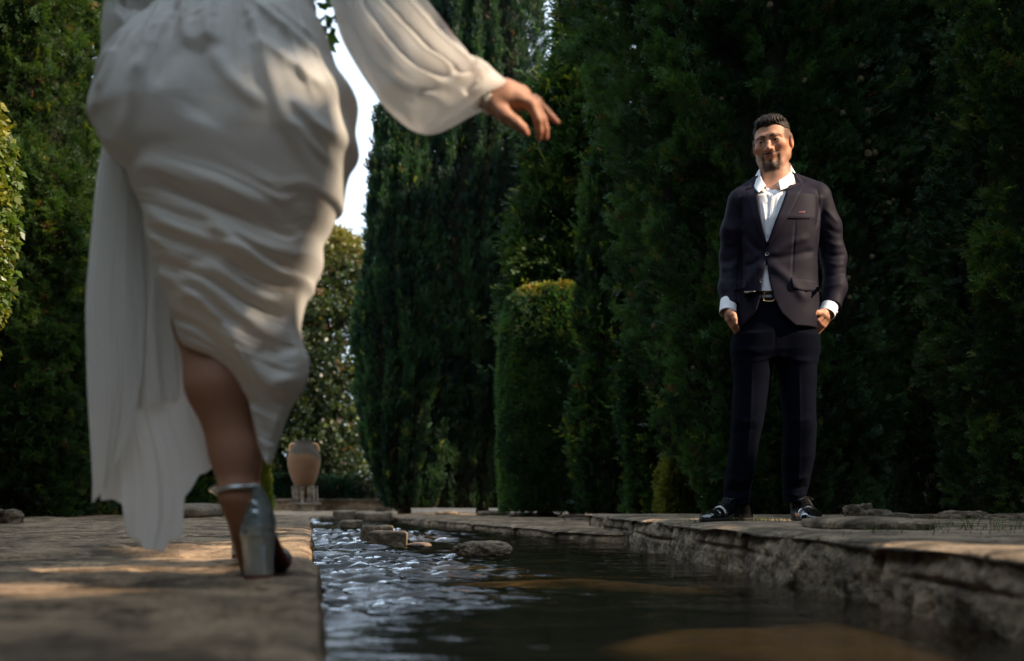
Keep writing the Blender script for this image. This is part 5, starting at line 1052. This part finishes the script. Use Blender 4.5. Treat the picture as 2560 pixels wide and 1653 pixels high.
mtn = lambda V: np.tile([.0088, .0070, .0150], (len(V), 1)) * (1 + .15 * noise(V, 60))[:, None]
jk = mesh_obj('jacket', V, Q, M_suit, man, col=mtn(V)); VJ, QJ = V, Q
def bvh(V, Q): return BVHTree.FromPolygons([Vector(map(float, p)) for p in V], [tuple(map(int, q)) for q in Q])
bj = bvh(VJ, QJ)
def decal(name, A, Bc, tree, off, th, mat, parent, nu=26, nv=14, col=None, fall=None):
    """a piece of cloth lying on a surface, ruled between two pixel curves, with real thickness"""
    def rs(P, n):
        P = smooth_line(P, 6); d = np.concatenate([[0], np.cumsum(np.linalg.norm(np.diff(P, axis=0), axis=1))]); q = np.linspace(0, d[-1], n); return np.stack([np.interp(q, d, P[:, 0]), np.interp(q, d, P[:, 1])], 1)
    A = rs(A, nu); Bc = rs(Bc, nu); t = np.linspace(0, 1, nv); UV = A[:, None] * (1 - t[None, :, None]) + Bc[:, None] * t[None, :, None]; Yh = np.zeros(UV.shape[:2])
    for i in range(nu):
        for j in range(nv):
            u, v = UV[i, j]; dr = Vector(((u - 1280) / F, 1, -(v - HOR) / F)).normalized(); h = tree.ray_cast(Vector((0, 0, CAMZ)), dr)
            Yh[i, j] = h[0].y if h[0] is not None and abs(h[0].y - YM) < .4 else np.nan
    md = np.nanmedian(Yh) if fall is None else YM + fall; Yh = np.where(np.isnan(Yh), md, Yh)
    for _ in range(2): Yp = np.pad(Yh, 1, 'edge'); Yh = np.minimum(Yh, (Yp[:-2, 1:-1] + Yp[2:, 1:-1] + Yp[1:-1, :-2] + Yp[1:-1, 2:]) / 4)
    e = np.minimum(1, np.minimum(np.arange(nv), np.arange(nv)[::-1]) / 1.5)[None]; e2 = np.minimum(1, np.minimum(np.arange(nu), np.arange(nu)[::-1]) / 1.0)[:, None]
    def pts(y): return np.stack([(UV[..., 0] - 1280) * y / F, y, CAMZ - (UV[..., 1] - HOR) * y / F], -1).reshape(-1, 3)
    f_ = pts(Yh - off - th * np.minimum(e, e2)); b_ = pts(Yh - off + .002); V = np.concatenate([f_, b_]); n = len(f_)
    q = grid_faces(nu, nv); Qs = [q, q[:, ::-1] + n]; idx = np.arange(n).reshape(nu, nv); loop = np.concatenate([idx[0], idx[1:, -1], idx[-1, -2::-1], idx[-2:0:-1, 0]]); l2 = np.roll(loop, -1); Qs.append(np.stack([loop, loop + n, l2 + n, l2], 1))
    return mesh_obj(name, V, np.concatenate(Qs), mat, parent, col=None if col is None else (mtn(V) * col))
decal('lapel', [(1893, 462), (1897, 500), (1905, 548), (1917, 612)], [(1866, 480), (1871, 512), (1888, 560), (1915, 614)], bj, .002, .006, M_suit, jk, col=1.15)
decal('lapel', [(1966, 478), (1956, 506), (1941, 545), (1917, 610)], [(2007, 469), (1992, 505), (1968, 548), (1920, 616)], bj, .002, .006, M_suit, jk, col=1.15)
decal('jacket_collar', [(1896, 436), (1892, 450), (1893, 466)], [(1880, 452), (1868, 466), (1864, 474)], bj, .002, .007, M_suit, jk, col=1.3)
decal('jacket_collar', [(1976, 424), (1973, 448), (1966, 476)], [(1988, 434), (2002, 447), (2010, 458)], bj, .002, .007, M_suit, jk, col=1.3)
decal('pocket_flap', [(1977, 694), (2010, 697), (2041, 704)], [(1980, 722), (2012, 728), (2052, 730)], bj, .001, .004, M_suit, jk, col=1.0)
decal('pocket_flap', [(1840, 704), (1855, 701), (1868, 699)], [(1834, 728), (1850, 727), (1864, 722)], bj, .001, .004, M_suit, jk, col=1.0)
decal('breast_pocket', [(1968, 533), (1996, 532), (2026, 530)], [(1967, 547), (1996, 548), (2025, 548)], bj, .0008, .0025, M_suit, jk, col=1.1)
decal('pocket_square', [(1992, 533), (2000, 528), (2013, 528)], [(1994, 534), (2003, 534), (2014, 533)], bj, .001, .004, simple('magenta_silk', (.07, .006, .02), .5, .4), jk, 10, 6)
M_but = simple('buttons', (.03, .035, .04), .2, .6, coat=.5)
def button(name, u, v, r, tree, mat, parent, th=.004):
    h = tree.ray_cast(Vector((0, 0, CAMZ)), Vector(((u - 1280) / F, 1, -(v - HOR) / F)).normalized())[0]; y = h.y if h is not None else YM - .13
    c = W(u, v, y - .002); pf = [(0, .2), (.55, .2), (.6, .6), (.9, 1.0), (1, .6), (1, -.6)]; n = 20; V = []
    for a, b_ in pf: t = np.linspace(0, 2 * np.pi, n, endpoint=False); V.append(np.stack([c[0] + max(a, .01) * r * np.cos(t), np.full(n, c[1] - b_ * th), c[2] + max(a, .01) * r * np.sin(t)], 1))
    return mesh_obj(name, np.concatenate(V), grid_faces(len(pf), n, True), mat, parent)
button('button', 1917, 636, .0085, bj, M_but, jk, .005); button('button', 1903, 702, .0078, bj, M_but, jk)
# shirt
def f_shirt(P):
    d = f_jt(P) + .016; d = np.maximum(d, M_(0, 745)[2] - P[:, 2])
    U, Vv = uvp(P); RS_ = [([(1905, 500), (1912, 540), (1916, 600)], 3, .004), ([(1950, 480), (1940, 520), (1925, 580)], 5, .005), ([(1912, 480), (1920, 500), (1922, 530)], 3, -.003)]
    d = d - ridges(U, Vv, RS_)
    d = smax(d, -cap(P, M_(1942, 500, .028), M_(1937, 400, .026), .060, .066), .003)
    return smax(d, np.where(P[:, 1] < YM, -sdpoly(P, [(1905, 415), (1906, 440), (1914, 462), (1930, 477), (1946, 463), (1951, 440), (1954, 415)]), -1), .003)
V, Q = surf(f_shirt, [.9, 4.05, 1.1], [1.6, 4.7, 1.80], .0038)
M_shirt = simple('white_cotton', (.74, .75, .78), .7, .3, bump=.1, bscale=600); sh_ = mesh_obj('shirt', V, Q, M_shirt, man); bs = bvh(V, Q)
decal('placket', [(1930, 478), (1924, 520), (1918, 612)], [(1940, 474), (1933, 520), (1924, 600)], bs, .001, .002, M_shirt, sh_)
def collar(name, inner, top, outer, mat, parent, th=.0022):
    A, Bm, Cc = [smooth_line(np.array([M_(*p) for p in q]), 8) for q in (inner, top, outer)]; rows = []
    for i in range(len(A)):
        a_, b_, c_ = A[i], Bm[i], Cc[i]; rows.append(np.concatenate([a_ + (b_ - a_) * t for t in np.linspace(0, .92, 7)]).reshape(-1, 3)); rows[-1] = np.vstack([rows[-1], b_ + (c_ - a_) * .0 + [0, 0, .0015], *[b_ + (c_ - b_) * t for t in np.linspace(.08, 1, 9)]])
    G = np.array(rows); nr, nc = G.shape[:2]; V = G.reshape(-1, 3); Q = grid_faces(nr, nc); Nn = vnormals(V, Q); idx = np.arange(nr * nc).reshape(nr, nc)
    loop = np.concatenate([idx[0], idx[1:, -1], idx[-1, -2::-1], idx[-2:0:-1, 0]]); l2 = np.roll(loop, -1); n = len(V)
    return mesh_obj(name, np.concatenate([V + Nn * th / 2, V - Nn * th / 2]), np.concatenate([Q, Q[:, ::-1] + n, np.stack([loop, loop + n, l2 + n, l2], 1)]), mat, parent)
collar('collar_wing', [(1938, 430, .090), (1910, 440, .062), (1903, 455, .015), (1906, 468, -.04), (1918, 476, -.072)], [(1938, 404, .10), (1908, 409, .075), (1900, 425, .02), (1903, 446, -.040), (1914, 465, -.074)], [(1938, 428, .115), (1895, 434, .09), (1886, 452, .025), (1887, 470, -.052), (1896, 482, -.098)], M_shirt, sh_)
collar('collar_wing', [(1938, 430, .090), (1968, 436, .062), (1975, 452, .015), (1967, 462, -.04), (1944, 470, -.074)], [(1938, 404, .10), (1966, 404, .075), (1977, 415, .02), (1970, 437, -.040), (1946, 453, -.078)], [(1938, 428, .115), (1982, 427, .09), (1989, 446, .025), (1980, 464, -.052), (1951, 476, -.100)], M_shirt, sh_)
for v_ in (500, 545, 588): button('shirt_button', 1930 - (v_ - 490) * .10, v_, .0045, bs, simple('pearl', (.6, .6, .6), .3, .5), sh_, .002)
for cx_, a, b_ in ((0, M_(1822, 752, .0), M_(1819, 783, -.028)), (1, M_(2079, 756, .0), M_(2066, 787, -.034))):
    def f_cf(P): t = (b_ - a) / np.linalg.norm(b_ - a); h = (P - a) @ t; L_ = np.linalg.norm(b_ - a); r = np.linalg.norm(P - a - h[:, None] * t, axis=1); return np.maximum(np.abs(r - .0345) - .002, np.abs(h - L_ / 2) - L_ / 2)
    V, Q = surf(f_cf, np.minimum(a, b_) - .06, np.maximum(a, b_) + .06, .0024); mesh_obj('shirt_cuff', V, Q, M_shirt, sh_)
    if cx_: 
        for q in range(3): v, f = rock(b_ + [.044 + .001 * q, -.005 + .012 * q, .008 + .012 * q], (.004, .0035, .005), 1, .05, 2, 6); mesh_obj('sleeve_button', v, f, simple('silver_button', (.4, .42, .44), .25, .6, .6), jk)
# trousers
def rows_leg(rows): return [[W(0, v, YM)[2], ((a + b_) / 2 - 1280) * K, (b_ - a) / 2 * K, YM + cy, dp] for v, a, b_, cy, dp in rows]
TL = rows_leg([(845, 1838, 1942, .015, .115), (900, 1833, 1936, .015, .105), (962, 1835, 1923, .01, .092), (1060, 1829, 1906, .0, .083), (1144, 1824, 1891, .015, .080), (1209, 1814, 1883, .03, .078), (1245, 1813, 1877, .035, .078), (1262, 1817, 1876, .035, .080)])
TR = rows_leg([(845, 1936, 2044, .015, .115), (900, 1941, 2042, .015, .105), (969, 1953, 2038, .01, .092), (1071, 1959, 2038, .0, .083), (1144, 1957, 2037, .015, .080), (1209, 1964, 2028, .04, .076), (1240, 1965, 2020, .045, .075), (1258, 1968, 2018, .04, .078)])
TW = prof_px([(738, 1855, 2028, .015, .112), (780, 1846, 2038, .015, .125), (830, 1838, 2044, .015, .128), (880, 1834, 2044, .015, .115), (900, 1845, 2035, .015, .10)])
TRG = [([(1936, 870), (1900, 880), (1850, 870)], 8, .006), ([(1938, 885), (1980, 905), (2035, 900)], 8, .006), ([(1880, 900), (1876, 1050), (1858, 1220)], 3, .006), ([(1998, 900), (2000, 1060), (1996, 1230)], 3, .006), ([(1835, 1040), (1865, 1055), (1895, 1045)], 8, .006), ([(1830, 1075), (1860, 1080), (1895, 1068)], 7, -.006), ([(1962, 1040), (1995, 1052), (2035, 1045)], 8, .006),
       ([(1816, 1190), (1845, 1205), (1880, 1195)], 7, .010), ([(1815, 1222), (1845, 1228), (1878, 1218)], 6, -.010), ([(1815, 1240), (1845, 1246), (1875, 1240)], 5, .009), ([(1965, 1185), (1995, 1198), (2026, 1190)], 7, .009), ([(1966, 1212), (1995, 1220), (2020, 1212)], 6, -.009), ([(1968, 1232), (1995, 1240), (2016, 1232)], 5, .009), ([(1936, 760), (1938, 820), (1937, 880)], 2.5, -.004)]
TRG = [(a_, b_, c_ * .5) for a_, b_, c_ in TRG]
def f_tr(P):
    d = smin(tube_prof(P, TL, 2.2), tube_prof(P, TR, 2.2), .012); d = smin(d, tube_prof(P, TW, 2.5), .03); U, Vv = uvp(P); return d - ridges(U, Vv, TRG) - .0035 * fbm(P, 8, 2)
V, Q = surf(f_tr, [.82, 4.1, .16], [1.5, 4.7, 1.18], .0045); M_tr = simple('dark_wool', (.0024, .0034, .0075), .9, .03, bump=.2, bscale=600)
tro = mesh_obj('trousers', V, Q, M_tr, man); bt = bvh(V, Q)
M_belt = simple('black_leather', (.012, .010, .009), .3, .5, coat=.3); M_gold = simple('buckle_metal', (.55, .42, .22), .25, .6, 1)
decal('belt', [(1860, 728), (1900, 727), (1935, 727), (2020, 728)], [(1860, 751), (1900, 750), (1935, 750), (2020, 751)], bt, .006, .004, M_belt, man, 50, 8, fall=-.115)
hb = bt.ray_cast(Vector((0, 0, CAMZ)), Vector(((1922 - 1280) / F, 1, -(745 - HOR) / F)).normalized())[0]; yb = (hb.y if hb else YM - .11) - .016
v, f = tube(np.array([W(a, b_, yb) for a, b_ in smooth_line([(1911, 730), (1934, 728), (1935, 751), (1911, 752), (1910, 741), (1911, 730)], 4)]), .0022, 6); mesh_obj('buckle', v, f, M_gold, man)
# patent shoes
M_pat = simple('patent_leather', (.006, .006, .007), .07, .7, coat=1.0, var=.1); M_lace = simple('laces', (.01, .01, .01), .6, .3)
def mshoe(o, ang, L_=.30):
    """o: heel ground point; ang: direction of the toe in plan"""
    ca, sa = math.cos(ang), math.sin(ang)
    def tl(P): q = P - o; return np.stack([q[:, 0] * ca + q[:, 1] * sa, -q[:, 0] * sa + q[:, 1] * ca, q[:, 2]], 1)   # x along the shoe
    def tw(P): P = np.asarray(P, float); return o + np.stack([P[:, 0] * ca - P[:, 1] * sa, P[:, 0] * sa + P[:, 1] * ca, P[:, 2]], 1)
    def hw(x): return np.interp(x, [-.01, .03, .10, .18, .24, .28, .302], [.026, .036, .036, .050, .046, .032, .004])
    def f_up(P):
        q = tl(P); x = q[:, 0]; w_ = hw(x); ht = np.interp(x, [-.02, .03, .08, .12, .16, .20, .26, .30], [.09, .10, .105, .098, .080, .060, .044, .024])
        r = np.sqrt((q[:, 1] / w_) ** 2 + np.maximum((q[:, 2] - .012) / (ht - .012), 0) ** 2.4); d = (r - 1) * np.minimum(w_, .03); d = np.maximum(d, .012 - q[:, 2]); d = np.maximum(d, np.maximum(-.008 - x, x - .300))
        return d - .0022 * np.exp(-((x - .225) / .004) ** 2) + .0025 * np.exp(-((x - .19 - .01 * np.abs(q[:, 1]) / .04) / .004) ** 2)
    lo = o - .33; hi = o + .33; lo[2] = o[2] - .01; hi[2] = o[2] + .13
    V, Q = surf(f_up, lo, hi, .0032); s_ = mesh_obj('shoe', V, Q, M_pat, man)
    def f_so(P): q = tl(P); x = q[:, 0]; w_ = hw(x) + .004; hh = np.where(x < .075, .0, .0); return np.maximum(np.maximum(np.abs(q[:, 1]) - w_, np.maximum(-.012 - x, x - .304)), np.maximum(q[:, 2] - .0135, -q[:, 2] + np.where((x > .078) & (x < .14), .006, 0)))
    V, Q = surf(f_so, lo, hi, .0032); mesh_obj('sole', V, Q, M_lace, s_)
    for k in range(5):
        x0 = .115 + .015 * k; zz = np.interp(x0, [.08, .12, .16, .20], [.107, .101, .084, .063]); pts = tw([[x0 - .004, -.020, zz - .010], [x0, -.008, zz + .0005], [x0 + .002, .008, zz + .0005], [x0 + .006, .020, zz - .010]])
        v, f = tube(smooth_line(pts, 5), .0024, 6); mesh_obj('lace', v, f, M_lace, s_)
    bow = tw([[.112, 0, .106], [.120, -.022, .104], [.135, -.030, .094], [.128, -.012, .099], [.116, 0, .106], [.122, .024, .103], [.136, .030, .094], [.127, .012, .099], [.113, 0, .106]]); v, f = tube(smooth_line(bow, 5), .002, 6); mesh_obj('lace', v, f, M_lace, s_)
for an_, p1, p2 in ((m_anL, M_(1850, 1285, .04), M_(1836, 1290, .02)), (m_anR, M_(1996, 1285, .05), M_(1997, 1290, .02))):
    V, Q = surf(lambda P: chain(P, [an_ + [0, 0, .03], p1, p2], [.038, .031, .026]), an_ - .12, an_ + .12, .005); mesh_obj('sock', V, Q, M_lace, man)
oL = M_(1868, 1300, .06); oL[2] = GM; oR_ = M_(1996, 1300, .10); oR_[2] = GM
mshoe(oL, R(180 + 38)); mshoe(oR_, R(270 - 3))
